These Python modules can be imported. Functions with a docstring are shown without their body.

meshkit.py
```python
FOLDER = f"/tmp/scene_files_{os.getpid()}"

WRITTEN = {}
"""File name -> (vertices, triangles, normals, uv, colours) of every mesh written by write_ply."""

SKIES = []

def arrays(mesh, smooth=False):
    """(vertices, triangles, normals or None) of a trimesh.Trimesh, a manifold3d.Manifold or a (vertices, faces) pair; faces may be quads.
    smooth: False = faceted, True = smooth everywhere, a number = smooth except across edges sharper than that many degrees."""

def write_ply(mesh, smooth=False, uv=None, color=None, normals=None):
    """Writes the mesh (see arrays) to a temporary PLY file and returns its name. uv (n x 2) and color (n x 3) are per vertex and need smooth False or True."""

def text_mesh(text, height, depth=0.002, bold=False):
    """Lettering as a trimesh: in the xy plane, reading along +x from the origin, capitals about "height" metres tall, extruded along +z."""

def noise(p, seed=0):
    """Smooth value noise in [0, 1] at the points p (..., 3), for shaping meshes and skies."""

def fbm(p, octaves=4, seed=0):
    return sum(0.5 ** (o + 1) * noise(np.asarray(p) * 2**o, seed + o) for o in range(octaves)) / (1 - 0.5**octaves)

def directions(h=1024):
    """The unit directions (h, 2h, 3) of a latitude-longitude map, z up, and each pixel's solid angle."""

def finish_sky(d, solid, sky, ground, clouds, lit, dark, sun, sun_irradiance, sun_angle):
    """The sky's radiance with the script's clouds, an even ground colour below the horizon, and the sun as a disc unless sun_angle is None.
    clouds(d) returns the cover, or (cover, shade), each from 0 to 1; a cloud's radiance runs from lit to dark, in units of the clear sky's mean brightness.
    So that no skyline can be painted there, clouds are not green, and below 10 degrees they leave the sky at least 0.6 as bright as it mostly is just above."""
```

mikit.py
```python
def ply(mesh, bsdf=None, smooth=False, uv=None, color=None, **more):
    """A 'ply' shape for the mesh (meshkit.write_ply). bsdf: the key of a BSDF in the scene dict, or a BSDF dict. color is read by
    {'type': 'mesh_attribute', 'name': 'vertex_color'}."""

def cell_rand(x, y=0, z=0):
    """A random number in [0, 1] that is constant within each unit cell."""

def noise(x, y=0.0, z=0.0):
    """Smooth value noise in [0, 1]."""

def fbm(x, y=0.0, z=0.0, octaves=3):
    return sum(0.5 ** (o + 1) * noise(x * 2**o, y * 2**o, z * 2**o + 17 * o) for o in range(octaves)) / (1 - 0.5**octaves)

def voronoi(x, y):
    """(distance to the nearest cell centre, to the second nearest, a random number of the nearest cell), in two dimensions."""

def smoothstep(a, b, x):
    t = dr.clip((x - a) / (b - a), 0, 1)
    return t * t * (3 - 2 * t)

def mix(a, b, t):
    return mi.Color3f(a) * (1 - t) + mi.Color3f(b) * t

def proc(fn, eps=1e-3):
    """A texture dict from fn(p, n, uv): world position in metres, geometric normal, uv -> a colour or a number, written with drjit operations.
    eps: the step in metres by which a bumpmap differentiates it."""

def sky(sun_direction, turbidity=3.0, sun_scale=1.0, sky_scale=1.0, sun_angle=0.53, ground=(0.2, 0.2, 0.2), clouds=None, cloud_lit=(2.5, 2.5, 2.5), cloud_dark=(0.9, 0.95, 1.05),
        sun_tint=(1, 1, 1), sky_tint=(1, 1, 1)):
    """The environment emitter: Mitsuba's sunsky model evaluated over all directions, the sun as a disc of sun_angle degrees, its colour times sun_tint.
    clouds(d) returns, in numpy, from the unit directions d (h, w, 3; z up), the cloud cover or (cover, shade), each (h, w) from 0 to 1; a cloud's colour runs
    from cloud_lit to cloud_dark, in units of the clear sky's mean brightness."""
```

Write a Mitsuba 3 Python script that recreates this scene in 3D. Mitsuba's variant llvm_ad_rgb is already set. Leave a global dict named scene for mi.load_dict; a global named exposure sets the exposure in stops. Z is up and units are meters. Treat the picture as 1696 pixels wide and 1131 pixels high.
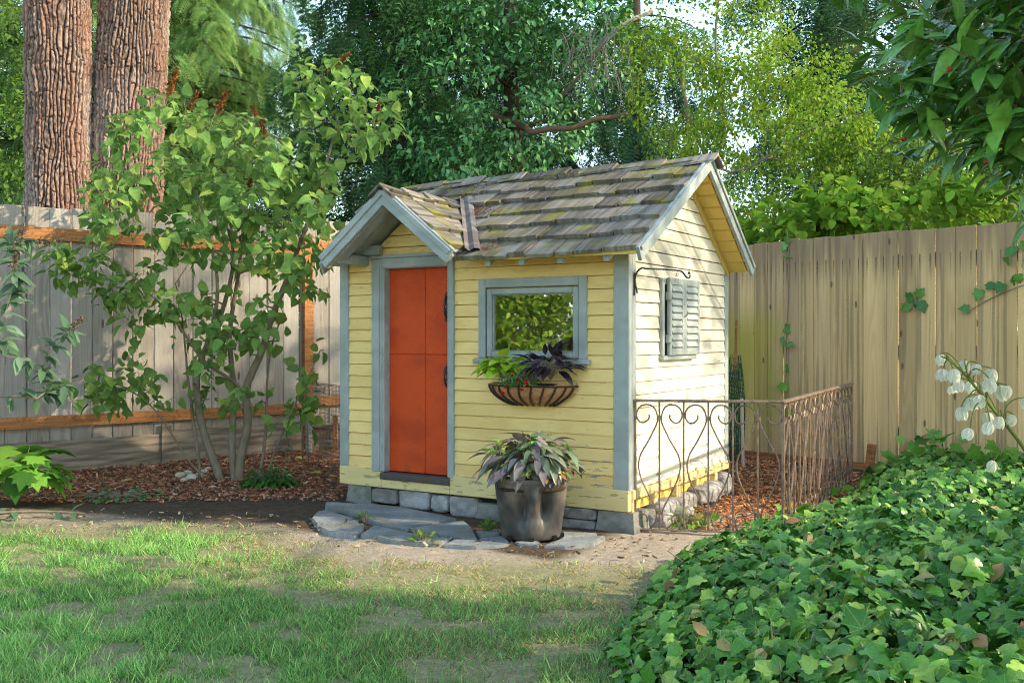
import math, numpy as np, trimesh, mitsuba as mi, mikit, meshkit
import drjit as dr
from mikit import proc, fbm, noise, smoothstep, mix, cell_rand, voronoi
from scipy.interpolate import CubicSpline
from scipy.spatial import cKDTree
import shapely.geometry as sg

T = mi.ScalarTransform4f
scene, labels = {}, {}

# ---------------------------------------------------------------- camera, sky, exposure
EYE, FPX, CU, CV = 1.17, 1650.0, 848.0, 556.0          # eye height, focal length and vanishing line of the 1696 px picture
scene['camera'] = {'type': 'perspective', 'fov': math.degrees(2 * math.atan(848 / FPX)), 'fov_axis': 'x',
                   'principal_point_offset_y': 0.0084, 'near_clip': 0.05, 'far_clip': 900.0,
                   'to_world': T().look_at(origin=[0, 0, EYE], target=[0, 1, EYE], up=[0, 0, 1])}
SUN = (1.036, -0.224, 0.62)
scene['sky'] = mikit.sky(SUN, turbidity=3, sun_scale=0.35, sky_scale=1.3, sun_angle=0.65, sun_tint=(0.93, 1.0, 1.06), sky_tint=(1.15, 1.0, 0.80))
exposure = 3.9

# ---------------------------------------------------------------- helpers
rng = np.random.default_rng(7)
def R(seed): return np.random.default_rng(seed)
used = {}
def numbered(k):
    n = used.get(k, 0); used[k] = n + 1
    return k if n == 0 else f'{k}_{n:03d}'
def M(name, d): scene[name] = d; return name
def thing(name, label, cat, group=None):
    k = numbered(name); labels[k] = {'label': label, 'category': cat}
    if group: labels[k]['group'] = group
    return k
def struct(k): labels[k] = {'kind': 'structure'}; return k
def obj(name, mesh, mat, parent=None, smooth=False, uv=None, color=None, tw=None, stuff=False, label=None):
    k = numbered(parent + '__' + name if parent else name)
    scene[k] = mesh_dict(mesh, mat, smooth, uv, color)
    if tw is not None: scene[k]['to_world'] = tw
    if stuff: labels.setdefault(k, {})['kind'] = 'stuff'
    if label: labels.setdefault(k, {})['label'] = label
    return k
def mesh_dict(mesh, mat, smooth=False, uv=None, color=None):
    if len(mesh) == 3 and isinstance(mesh, tuple): color = mesh[2]; mesh = mesh[:2]
    if color is not None and not (smooth is True): smooth = False
    return mikit.ply(mesh, mat, smooth=smooth, uv=uv, color=color)
def reuse(name, d, parent=None, tw=None, label=None):
    k = numbered(parent + '__' + name if parent else name)
    scene[k] = {**d}
    if tw is not None: scene[k]['to_world'] = tw
    if label: labels.setdefault(k, {})['label'] = label
    return k
def nrm(v): v = np.asarray(v, float); return v / (np.linalg.norm(v, axis=-1, keepdims=True) + 1e-12)
def join(parts):
    vs, fs, cs, n = [], [], [], 0
    for p in parts:
        v, f = np.asarray(p[0], float), np.asarray(p[1], int)
        if f.shape[1] == 4: f = np.vstack([f[:, [0, 1, 2]], f[:, [0, 2, 3]]])
        vs.append(v); fs.append(f + n); n += len(v)
        if len(p) > 2: cs.append(p[2])
    out = (np.vstack(vs), np.vstack(fs))
    return out + (np.vstack(cs),) if cs else out
BOXF = np.array([[0, 2, 3, 1], [4, 5, 7, 6], [0, 1, 5, 4], [2, 6, 7, 3], [0, 4, 6, 2], [1, 3, 7, 5]])
BOXF = np.vstack([BOXF[:, [0, 1, 2]], BOXF[:, [0, 2, 3]]])
def hexa(c): return np.asarray(c, float), BOXF                # corners ordered x, y, z binary (000,001,010,...)
def box(x0, x1, y0, y1, z0, z1): return hexa([[x, y, z] for x in (x0, x1) for y in (y0, y1) for z in (z0, z1)])
def _cv(a, b, c):
    s = []
    for x in (0, 1):
        for y in (0, 1):
            for z in (0, 1):
                for k in range(3):
                    q = [(a[0] + c, b[0] - c)[x], (a[1] + c, b[1] - c)[y], (a[2] + c, b[2] - c)[z]]
                    q[k] = (a[k], b[k])[(x, y, z)[k]]
                    s.append(q)
    return np.array(s, float)
_h = trimesh.Trimesh(_cv((0, 0, 0), (1, 1, 1), .2), process=False).convex_hull
_o = cKDTree(_cv((0, 0, 0), (1, 1, 1), .2)).query(_h.vertices)[1]
CBF = _o[_h.faces]
def cbox(x0, x1, y0, y1, z0, z1, c=.004):
    c = min(c, .45 * (x1 - x0), .45 * (y1 - y0), .45 * (z1 - z0))
    return _cv((x0, y0, z0), (x1, y1, z1), c), CBF
def beam(p, q, w, h, c=.003, up=(0, 0, 1)):                   # a chamfered bar from p to q, w across, h in the up direction
    p, q = np.array(p, float), np.array(q, float); d = q - p; L = np.linalg.norm(d); x = d / L
    y = nrm(np.cross(up, x)); z = np.cross(x, y)
    v, f = cbox(0, L, -w / 2, w / 2, -h / 2, h / 2, c)
    return p + v[:, :1] * x + v[:, 1:2] * y + v[:, 2:] * z, f
def tube(pts, rad, sides=6, cap=True):
    p = np.asarray(pts, float); n = len(p); t = nrm(np.gradient(p, axis=0)); rad = np.broadcast_to(rad, (n,))
    ref = np.array([0, 0, 1.]) if abs(t[:, 2]).mean() < .8 else np.array([1., .2, 0])
    a = nrm(np.cross(t, ref)); b = np.cross(t, a); ang = np.arange(sides) * 2 * np.pi / sides
    v = p[:, None] + rad[:, None, None] * (np.cos(ang)[None, :, None] * a[:, None] + np.sin(ang)[None, :, None] * b[:, None])
    i, j = np.meshgrid(np.arange(n - 1), np.arange(sides), indexing='ij'); k = (j + 1) % sides
    q = np.stack([i * sides + j, i * sides + k, (i + 1) * sides + k, (i + 1) * sides + j], -1).reshape(-1, 4)
    f = np.vstack([q[:, [0, 1, 2]], q[:, [0, 2, 3]]]); v = v.reshape(-1, 3)
    if cap:
        m = len(v); v = np.vstack([v, p[:1], p[-1:]]); j = np.arange(sides); k = (j + 1) % sides
        f = np.vstack([f, np.stack([k, j, j * 0 + m], 1), np.stack([(n - 1) * sides + j, (n - 1) * sides + k, j * 0 + m + 1], 1)])
    return v, f
def spline(pts, n=40):
    p = np.asarray(pts, float); d = np.r_[0, np.cumsum(np.linalg.norm(np.diff(p, axis=0), axis=1))]
    return CubicSpline(d, p)(np.linspace(0, d[-1], n))
def lathe(prof, sides=48, wob=0, seed=1):
    prof = np.asarray(prof, float); n = len(prof); ang = np.arange(sides) * 2 * np.pi / sides
    v = np.stack([prof[:, None, 0] * np.cos(ang), prof[:, None, 0] * np.sin(ang), prof[:, None, 1] + 0 * ang], -1).reshape(-1, 3)
    i, j = np.meshgrid(np.arange(n - 1), np.arange(sides), indexing='ij'); k = (j + 1) % sides
    q = np.stack([i * sides + j, i * sides + k, (i + 1) * sides + k, (i + 1) * sides + j], -1).reshape(-1, 4)
    return v, np.vstack([q[:, [0, 1, 2]], q[:, [0, 2, 3]]])
def stone(c, s, seed, rough=.10, pw=.42, sub=3):
    m = trimesh.creation.icosphere(sub); n = np.array(m.vertices)
    p = np.sign(n) * np.abs(n) ** pw; p /= np.abs(p).max(0)
    k = meshkit.fbm(n * 1.7 + seed * 3.1, 3, seed) - .5
    k2 = meshkit.fbm(n * 6 + seed, 2, seed) - .5
    p = p * (1 + rough * 1.8 * k + rough * .5 * k2)[:, None]
    return np.asarray(c) + p * np.asarray(s), np.array(m.faces)
def prism(poly, y0, y1):                                       # polygon in x, z extruded along y
    m = trimesh.creation.extrude_polygon(sg.Polygon(poly), y1 - y0, engine='earcut'); v = np.array(m.vertices)
    return np.stack([v[:, 0], y1 - v[:, 2], v[:, 1]], 1), np.array(m.faces)
def slab(poly, fz, th, cut=None):                               # polygon in x, y draped on z = fz(x, y), th thick downwards
    g = sg.Polygon(poly) if not hasattr(poly, 'area') else poly
    m = trimesh.creation.extrude_polygon(g, 1.0, engine='earcut'); v = np.array(m.vertices)
    return np.stack([v[:, 0], v[:, 1], fz(v[:, 0], v[:, 1]) - th * (1 - v[:, 2])], 1), np.array(m.faces)
def P(u, v, Y): return np.array([(u - CU) / FPX * Y, Y, EYE - (v - CV) / FPX * Y])
def G(u, v, z=0.): return P(u, v, (EYE - z) * FPX / (v - CV))

# ---- leaves
def leaf_tmpl(prof, n=5, fold=.18, curl=.25, wave=0.0):
    """A blade along +y, length 1, normal +z: prof(t) half width, a fold along the midrib, a downward curl."""
    t = np.linspace(0, 1, n); w = np.array([prof(x) for x in t]); z = -curl * t ** 2
    v, f = [], []
    for i in range(n):
        v += [[-w[i], t[i], z[i] + fold * w[i] + wave * math.sin(9 * t[i])], [0, t[i], z[i]], [w[i], t[i], z[i] + fold * w[i] - wave * math.sin(9 * t[i])]]
    for i in range(n - 1):
        a, b = 3 * i, 3 * i + 3
        for k in (0, 1): f += [[a + k, a + k + 1, b + k + 1], [a + k, b + k + 1, b + k]]
    return np.array(v), np.array(f)
def prof_heart(t): return .40 * max(0, math.sin(math.pi * (.10 + .90 * t) ** .62)) ** .80 if t < 1 else 0
def prof_lance(t): return .2 * math.sin(math.pi * t ** .8) ** .9 if 0 < t < 1 else 0.01
def prof_oval(t): return .29 * math.sin(math.pi * t ** .85) ** .8 if 0 < t < 1 else 0.01
def lobed(lobes, fold=.12, curl=.2):
    """A lobed leaf as a fan around its base vein; lobes: outline (x, y) of the right half from base to tip."""
    r = np.array(lobes, float); out = np.vstack([r, [[-x, y] for x, y in r[::-1][1:]]])
    c = np.array([[0, .38]]); p = np.vstack([c, out]); m = len(out)
    z = fold * np.abs(p[:, 0]) - curl * p[:, 1] ** 2 - .30 * (p[:, 0] ** 2 + (p[:, 1] - .35) ** 2)
    f = np.array([[0, 1 + i, 1 + (i + 1) % m] for i in range(m)])
    return np.column_stack([p, z]), f
IVY = lobed([(0, .0), (.14, -.12), (.34, -.09), (.48, .07), (.37, .24), (.54, .50), (.30, .60), (.13, .84), (0, 1.0)], .28, .12)
VINE = lobed([(0, .0), (.22, -.08), (.42, .05), (.50, .28), (.40, .46), (.38, .6), (.20, .84), (0, 1.0)], .2, .3)
MAPLE = lobed([(0, 0), (.22, -.08), (.5, .1), (.34, .22), (.62, .45), (.36, .5), (.38, .75), (.2, .7), (0, 1.0)], .1, .25)
HEART, LANCE, OVAL = leaf_tmpl(prof_heart, 8, .28, .3), leaf_tmpl(prof_lance, 7, .3, .4), leaf_tmpl(prof_oval, 6, .3, .3)
OVAL4 = leaf_tmpl(prof_oval, 4, .25, .25)
HEART4 = leaf_tmpl(prof_heart, 4, .25, .3)
DIAM = (np.array([[0, 0, 0], [-.28, .45, .04], [.28, .45, .04], [0, 1, -.1], [0, .5, -.02]]), np.array([[0, 4, 1], [0, 2, 4], [1, 4, 3], [4, 2, 3]]))
BLADE = (np.array([[-.5, 0, 0], [.5, 0, 0], [-.32, .5, .05], [.32, .5, .05], [0, 1, .22]]), np.array([[0, 1, 3], [0, 3, 2], [2, 3, 4]]))
def basis(y, z):
    y = nrm(y); x = nrm(np.cross(y, z)); return x, y, np.cross(x, y)
def scatter(tm, pos, ydir, zdir, size, col, wid=None):
    pos = np.asarray(pos, float); n = len(pos); x, y, z = basis(ydir, zdir); s = np.broadcast_to(size, (n,))[:, None, None]
    wid = s if wid is None else np.broadcast_to(wid, (n,))[:, None, None]
    tv, tf = tm
    V = pos[:, None] + tv[None, :, :1] * wid * x[:, None] + tv[None, :, 1:2] * s * y[:, None] + tv[None, :, 2:] * s * z[:, None]
    F = tf[None] + (np.arange(n) * len(tv))[:, None, None]
    C = np.repeat(np.asarray(col, float)[:, None], len(tv), 1)
    return V.reshape(-1, 3), F.reshape(-1, 3), C.reshape(-1, 3)
def leaf_tw(pos, y, z, s):
    x, y, z = basis(np.asarray(y, float)[None], np.asarray(z, float)[None]); m = np.eye(4)
    m[:3, 0], m[:3, 1], m[:3, 2], m[:3, 3] = x[0] * s, y[0] * s, z[0] * s, pos
    return T(m)
def shades(n, cols, r, jit=.12, p=None):
    c = np.array(cols, float)[r.choice(len(cols), n, p=p)]
    return np.clip(c * (1 + jit * r.standard_normal((n, 1))) * (1 + .05 * r.standard_normal((n, 3))), .005, .95)
def rdir(n, r): return nrm(r.standard_normal((n, 3)))
def vuv(tm, tone): return (tm[0][None, :, :2] * [.9, 1] + np.stack([np.asarray(tone) * 1.0, np.zeros(len(tone))], -1)[:, None]).reshape(-1, 2)
def leaf_parts(key, tm, pos, y, z, s, mat, cols, r, limit=300, name='leaf', smooth=True, veins=False):
    """The leaves nearest to the eye as parts (shared meshes in a few tones), the rest as one part of many."""
    n = len(pos); d = np.linalg.norm(pos - np.array([0, 0, EYE]), axis=1); px = s / d
    uv = np.column_stack([pos[:, 0] / pos[:, 1] * FPX + CU, CV - (pos[:, 2] - EYE) / pos[:, 1] * FPX])
    inside = (uv[:, 0] > -10) & (uv[:, 0] < 1706) & (uv[:, 1] > -10) & (uv[:, 1] < 1140) & (pos[:, 1] > .3)
    order = np.argsort(-px * np.where(inside, 1, .01)); top = order[:limit]
    top = top[inside[top]]; rest = np.setdiff1d(np.arange(n), top)
    tones = [mesh_dict(tm, mat, smooth, vuv(tm, [1 + q * 7]) if veins else None, None if veins else np.tile(c, (len(tm[0]), 1))) for q, c in enumerate(shades(14, cols, r, .14))]
    for i in top: reuse(name, tones[r.integers(len(tones))], key, leaf_tw(pos[i], y[i], z[i], s[i]))
    if len(rest):
        m = scatter(tm, pos[rest], y[rest], z[rest], s[rest], shades(len(rest), cols, r, .14))
        obj('foliage', m[:2] if veins else m, mat, key, smooth=True, stuff=True, uv=vuv(tm, r.integers(1, 900, len(rest))) if veins else None)
def grow(roots, targets, r, r0=.012, bend=.12, origin=None, taper=.62, sides=5):
    """Branches: every target is tied to the nearest grown node; returns a list of (points, radii) and the twig tip directions."""
    nodes = [np.asarray(p, float) for pl, _ in roots for p in pl]; rad = [x for _, rr in roots for x in rr]
    o = nodes[0] if origin is None else np.asarray(origin); tg = np.asarray(targets, float)
    order = np.argsort(np.linalg.norm(tg - o, axis=1)); out, dirs = [], np.zeros_like(tg)
    for i in order:
        N = np.array(nodes); d = np.linalg.norm(N - tg[i], axis=1) + .35 * np.maximum(0, N[:, 2] - tg[i, 2])
        j = int(np.argmin(d)); a, b = N[j], tg[i]; L = np.linalg.norm(b - a)
        k = max(3, int(L / .09)); t = np.linspace(0, 1, k + 1)[:, None]
        off = r.standard_normal(3) * bend * L; off[2] += .12 * L
        pts = a + (b - a) * t + off * (t * (1 - t)) * 2
        q0 = min(rad[j] * .8, r0 * (1 + .6 * L)); rr = np.linspace(q0, max(.0016, q0 * (1 - taper)), k + 1)
        out.append((pts, rr)); nodes += list(pts[1:]); rad += list(rr[1:]); dirs[i] = nrm(pts[-1] - pts[-2])
    return out, dirs
def branch_mesh(br, sides=5): return join([tube(p, q, sides) for p, q in br])
# ---------------------------------------------------------------- materials
VC = {'type': 'mesh_attribute', 'name': 'vertex_color'}
def diff(c): return {'type': 'twosided', 'bsdf': {'type': 'diffuse', 'reflectance': c}}
def rgb(*c): return {'type': 'rgb', 'value': list(c)}
def prin(c, rough=.5, metallic=0., spec=.5): return {'type': 'twosided', 'bsdf': {'type': 'principled', 'base_color': c, 'roughness': rough, 'metallic': metallic, 'specular': spec}}
def bump(b, fn, scale=1.0, eps=1e-3): return {'type': 'bumpmap', 'arbitrary': proc(fn, eps), 'scale': scale, 'b': b} if False else {'type': 'twosided', 'bsdf': {'type': 'bumpmap', 'tex': proc(fn, eps), 'scale': scale, 'inner': b['bsdf']}}
M('leaf_soft', {'type': 'principledthin', 'base_color': VC, 'roughness': .4, 'diff_trans': .8, 'eta': 1.5})
M('leaf_gloss', prin(VC, .34, 0, .4))
def vein(kind, tones, young, share, vc, amt=.45):
    def fn(p, n, uv):
        k = dr.floor(uv.x + .5); x = dr.abs(uv.x - k); y = uv.y
        c = mix(mix(tones[0], tones[1], smoothstep(.1, .6, cell_rand(k, 1))), tones[2], smoothstep(.6, .95, cell_rand(k, 4)))
        c = mix(c, young, dr.select(cell_rand(k, 3) < share, 1.0, 0.0)) * (.75 + .5 * cell_rand(k, 2))
        if kind == 'palmate':
            v = smoothstep(.022, .008, x)
            for a, b in ((.45, .44), (.42, .07)):
                L = math.hypot(a, b); v = dr.maximum(v, smoothstep(.016, .006, dr.abs(x * b - y * a) / L))
            m = noise(x * 26 + k, y * 26)
        else:
            q = (y - x * 1.3) * 7.5; q = dr.abs(q - dr.floor(q) - .5); v = dr.maximum(smoothstep(.026, .008, x), smoothstep(.09, .02, q) * .4); m = noise(x * 14 + k, y * 14)
        return mix(c, vc, v * amt) * (.86 + .28 * m)
    return proc(fn)
M('ivy_leaf', prin(vein('palmate', [(.034, .122, .012), (.062, .185, .02), (.12, .285, .036)], (.24, .37, .06), .12, (.24, .36, .14)), .33, 0, .32))
M('camellia_leaf', prin(vein('pinnate', [(.055, .175, .026), (.09, .24, .036), (.14, .31, .05)], (.14, .27, .05), .06, (.17, .28, .09), .5), .26, 0, .5))
M('lilac_leaf', {'type': 'principledthin', 'base_color': vein('pinnate', [(.145, .265, .07), (.19, .33, .085), (.25, .39, .10)], (.30, .40, .09), .10, (.30, .42, .17), .5), 'roughness': .36, 'diff_trans': .75, 'eta': 1.5})
M('vertex_matte', diff(VC))
M('vertex_satin', prin(VC, .45))

CX, CY, HC, HS = (1040 - CU) / FPX * 5.92, 5.92, .8530, .5217    # front right corner of the playhouse, its turn
HOUSE = T().translate([CX, CY, 0]).rotate([0, 0, 1], -math.degrees(math.atan2(HS, HC)))
def hw(x, y, z): return np.array([CX + x * HC + y * HS, CY - x * HS + y * HC, z])
def hl(p): return (p.x - CX) * HC - (p.y - CY) * HS, (p.x - CX) * HS + (p.y - CY) * HC
def siding(p, n, uv):
    x, y = hl(p); z = p.z
    t = fbm(x * 3.0 + y * 3.1, y * 2.3, z * 5, 3); c = mix((.88, .635, .265), (.80, .56, .22), smoothstep(.35, .7, t))
    c = c * (0.93 + .12 * uv.y)
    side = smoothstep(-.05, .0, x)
    c = mix(c, (.80, .755, .64), side * .85)                                            # the side wall is mixed toward a paler cream than the front
    gr = fbm(x * 9 + y * 11, z * 40, 2.0, 3); c = c * (1 - .06 * smoothstep(.5, .75, gr))
    low = smoothstep(.75, .3, z) * smoothstep(-1.25, -.3, x)
    f = fbm(x * 13 + 31 + y * 9, z * 95, 5.0, 3) + .16 * fbm(x * 3, z * 5, 9.0, 2)
    peel = smoothstep(.80, .82, f + .15 * low - .12) ; 
    c = mix(c, mix((.25, .22, .19), (.42, .42, .41), noise(x * 30, z * 60)), peel)
    hi = smoothstep(1.35, 1.8, z) * smoothstep(.62, .7, fbm(x * 14, z * 30 + y * 14, 11.0, 3))
    c = mix(c, (.35, .24, .10), hi * .25)
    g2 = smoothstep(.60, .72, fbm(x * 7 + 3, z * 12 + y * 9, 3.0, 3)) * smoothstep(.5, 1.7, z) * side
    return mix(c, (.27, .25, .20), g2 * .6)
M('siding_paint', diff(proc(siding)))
def skirt(p, n, uv):
    x, y = hl(p); f = fbm(x * 9 + y * 9, p.z * 80, 2.0, 3)
    c = mix((.82, .66, .33), (.68, .53, .24), fbm(x * 4, p.z * 20 + y * 4, 3.0)); return mix(c, (.22, .18, .12), smoothstep(.64, .70, f) * .6)
M('skirt_paint', diff(proc(skirt)))
M('eave_yellow', diff(rgb(.72, .53, .16)))
M('dark_gap', diff(rgb(.03, .026, .022)))
def trim(p, n, uv):
    f = fbm(p.x * 11 + p.y * 11, p.z * 9, 4.0, 3); c = mix((.345, .375, .36), (.28, .31, .30), smoothstep(.35, .65, f))
    g = fbm(p.x * 60 + p.y * 60, p.z * 6, 1.0, 2); return c * (.92 + .16 * g)
M('trim_paint', prin(proc(trim), .55, 0, .3))
def door(p, n, uv):
    f = fbm(p.x * 8 + p.y * 8, p.z * 6, 1.0, 3); s = noise(p.x * 320 + p.y * 300, p.z * 320)
    return mix(mix((.58, .068, .013), (.48, .05, .011), smoothstep(.35, .65, f)), (.30, .06, .03), smoothstep(.55, .75, fbm(p.x * 30 + p.y * 30, p.z * 5, 3.0, 2)) * (.12 + .5 * smoothstep(.5, .24, p.z))) * (.86 + .28 * s)
M('door_paint', prin(proc(door), .6, 0, .25))
M('dark_metal', prin(rgb(.035, .033, .032), .45, .3))
M('sill_metal', prin(rgb(.085, .075, .07), .5, .2))
M('window_pane', {'type': 'thindielectric', 'int_ior': 2.8})
def shake(p, n, uv):
    x, y = hl(p); k = uv.y
    g = fbm(x * 55 + k * 40, y * 3.5, k * 9, 3)
    c = mix((.25, .218, .185), (.135, .116, .10), smoothstep(.3, .7, g)) * (.55 + .95 * k)
    c = mix(c, (.17, .15, .075), smoothstep(.45, .7, fbm(x * 5 + 5, y * 5, p.z * 5, 3)) * .55)
    m = smoothstep(.56, .68, fbm(x * 7, y * 7 + 3, p.z * 4 + k * 1.5, 3)) * (.3 + .7 * smoothstep(.1, .9, noise(x * 60, y * 60)))
    c = mix(c, (.25, .235, .03), m * .8)
    return mix(c, (.27, .26, .25), smoothstep(.6, .75, fbm(x * 24 + k * 60, y * 2.5, 3.0, 2)) * .55)
M('wood_shake', diff(proc(shake)))
def flash(p, n, uv):
    f = fbm(p.x * 14, p.y * 14, p.z * 14, 3); return mix((.15, .115, .095), (.24, .20, .18), smoothstep(.4, .7, f))
M('flashing_metal', prin(proc(flash), .5, .25))
def fstone(p, n, uv):
    f = fbm(p.x * 16, p.y * 16, p.z * 16, 3); s = noise(p.x * 150, p.y * 150, p.z * 150)
    c = mix((.20, .19, .185), (.37, .36, .36), smoothstep(.3, .7, f)); c = mix(c, (.24, .215, .18), smoothstep(.5, .7, fbm(p.x * 5, p.y * 5, p.z * 9 + 4)) * .5)
    return c * (.8 + .4 * s) * (.8 + .4 * uv.y)
M('grey_stone', diff(proc(fstone)))
def conc(p, n, uv):
    f = fbm(p.x * 12, p.y * 12, p.z * 12, 3); s = noise(p.x * 220, p.y * 220, p.z * 220)
    return mix((.16, .165, .14), (.25, .245, .22), smoothstep(.35, .65, f)) * (.75 + .5 * s)
M('rough_concrete', diff(proc(conc)))
def flag(p, n, uv):
    f = fbm(p.x * 5, p.y * 9, uv.y * 30, 3); s = noise(p.x * 130, p.y * 130); v = smoothstep(.47, .5, fbm(p.x * 10, p.y * 3 + uv.y * 9, 2.0, 2)) * .12
    c = mix((.205, .225, .235), (.30, .315, .32), smoothstep(.3, .7, f)) * (.9 + v); c = mix(c, (.24, .215, .17), smoothstep(.55, .75, fbm(p.x * 4 + 9, p.y * 4, 1.0)) * .6)
    return c * (.85 + .3 * s)
M('flagstone', diff(proc(flag)))
def iron(p, n, uv):
    f = fbm(p.x * 40, p.y * 40, p.z * 25, 2); return mix((.17, .115, .085), (.28, .185, .135), smoothstep(.35, .65, f))
M('rusty_iron', prin(proc(iron), .5, .2))
def grey_fence(p, n, uv):
    k = dr.floor(uv.y); s = uv.x * .18 + k * 1.7; z = p.z
    w = fbm(s * 9 + k, z * .7, k, 2); rg = .5 + .5 * dr.sin((s * 16 + w * 9 + .25 * z) * 6.3)
    g = fbm(s * 170, z * 2.2, k, 2)
    c = mix((.34, .305, .27), (.225, .195, .165), rg * .6 + .3 * g); r = cell_rand(k, 3); c = mix(c, (.43, .405, .375), r * .6) * (.86 + .25 * cell_rand(k, 9))
    d1, d2, rr = voronoi(s * 7, z * 2.2 + k * 3.3); kn = smoothstep(.11, .07, d1) * smoothstep(.2, .15, rr)
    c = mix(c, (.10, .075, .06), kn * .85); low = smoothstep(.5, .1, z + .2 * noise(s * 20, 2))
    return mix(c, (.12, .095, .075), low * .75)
M('grey_board', diff(proc(grey_fence)))
def tan_fence(p, n, uv):
    k = dr.floor(uv.y); s = uv.x * .17 + k * 1.3; z = p.z
    w = fbm(s * 8 + k, z * .6, k, 2); g = fbm(s * 190, z * 1.8, k, 2); rg = .5 + .5 * dr.sin((s * 14 + w * 8 + .2 * z) * 6.3)
    c = mix((.80, .565, .285), (.64, .435, .205), rg * .5 + .35 * g) * (.76 + .42 * cell_rand(k, 9)); c = mix(c, (.36, .27, .19), smoothstep(.5, 1, cell_rand(k, 4)) * .55)
    c = mix(c, (.29, .20, .13), smoothstep(1.55, 2.0, z + .35 * (fbm(s * 30, z, 3.0, 2) - .5)) * .75)                # weathered top
    c = mix(c, (.24, .17, .11), smoothstep(.50, .72, fbm(s * 34, z * .8, 7.0, 3)) * .6)
    gx = p.x * -.652 + p.y * .758
    al = smoothstep(5.15, 5.9, gx + .35 * (noise(s * 12, z * 3) - .5)) * smoothstep(7.2, 6.2, gx) * smoothstep(1.6, 1.1, z) * smoothstep(.0, .6, z)
    c = mix(c, (.42, .40, .06), al * .8)                                                                       # green algae
    st = smoothstep(.045, .015, dr.abs(dr.abs(uv.x - .5) - .27)) * smoothstep(1.86, 1.84, z) * smoothstep(1.62, 1.84, z + .06 * cell_rand(k, 7)) * (.35 + .65 * cell_rand(k, 12))
    c = mix(c, (.05, .035, .028), st * .9)                                                                      # streaks under the nails
    d1, d2, rr = voronoi(s * 6.3, z * 2.4 + k * 3.3); kn = smoothstep(.09, .05, d1) * smoothstep(.16, .12, rr)
    return mix(c, (.13, .085, .05), kn * .85)
M('tan_board', diff(proc(tan_fence)))
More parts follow.
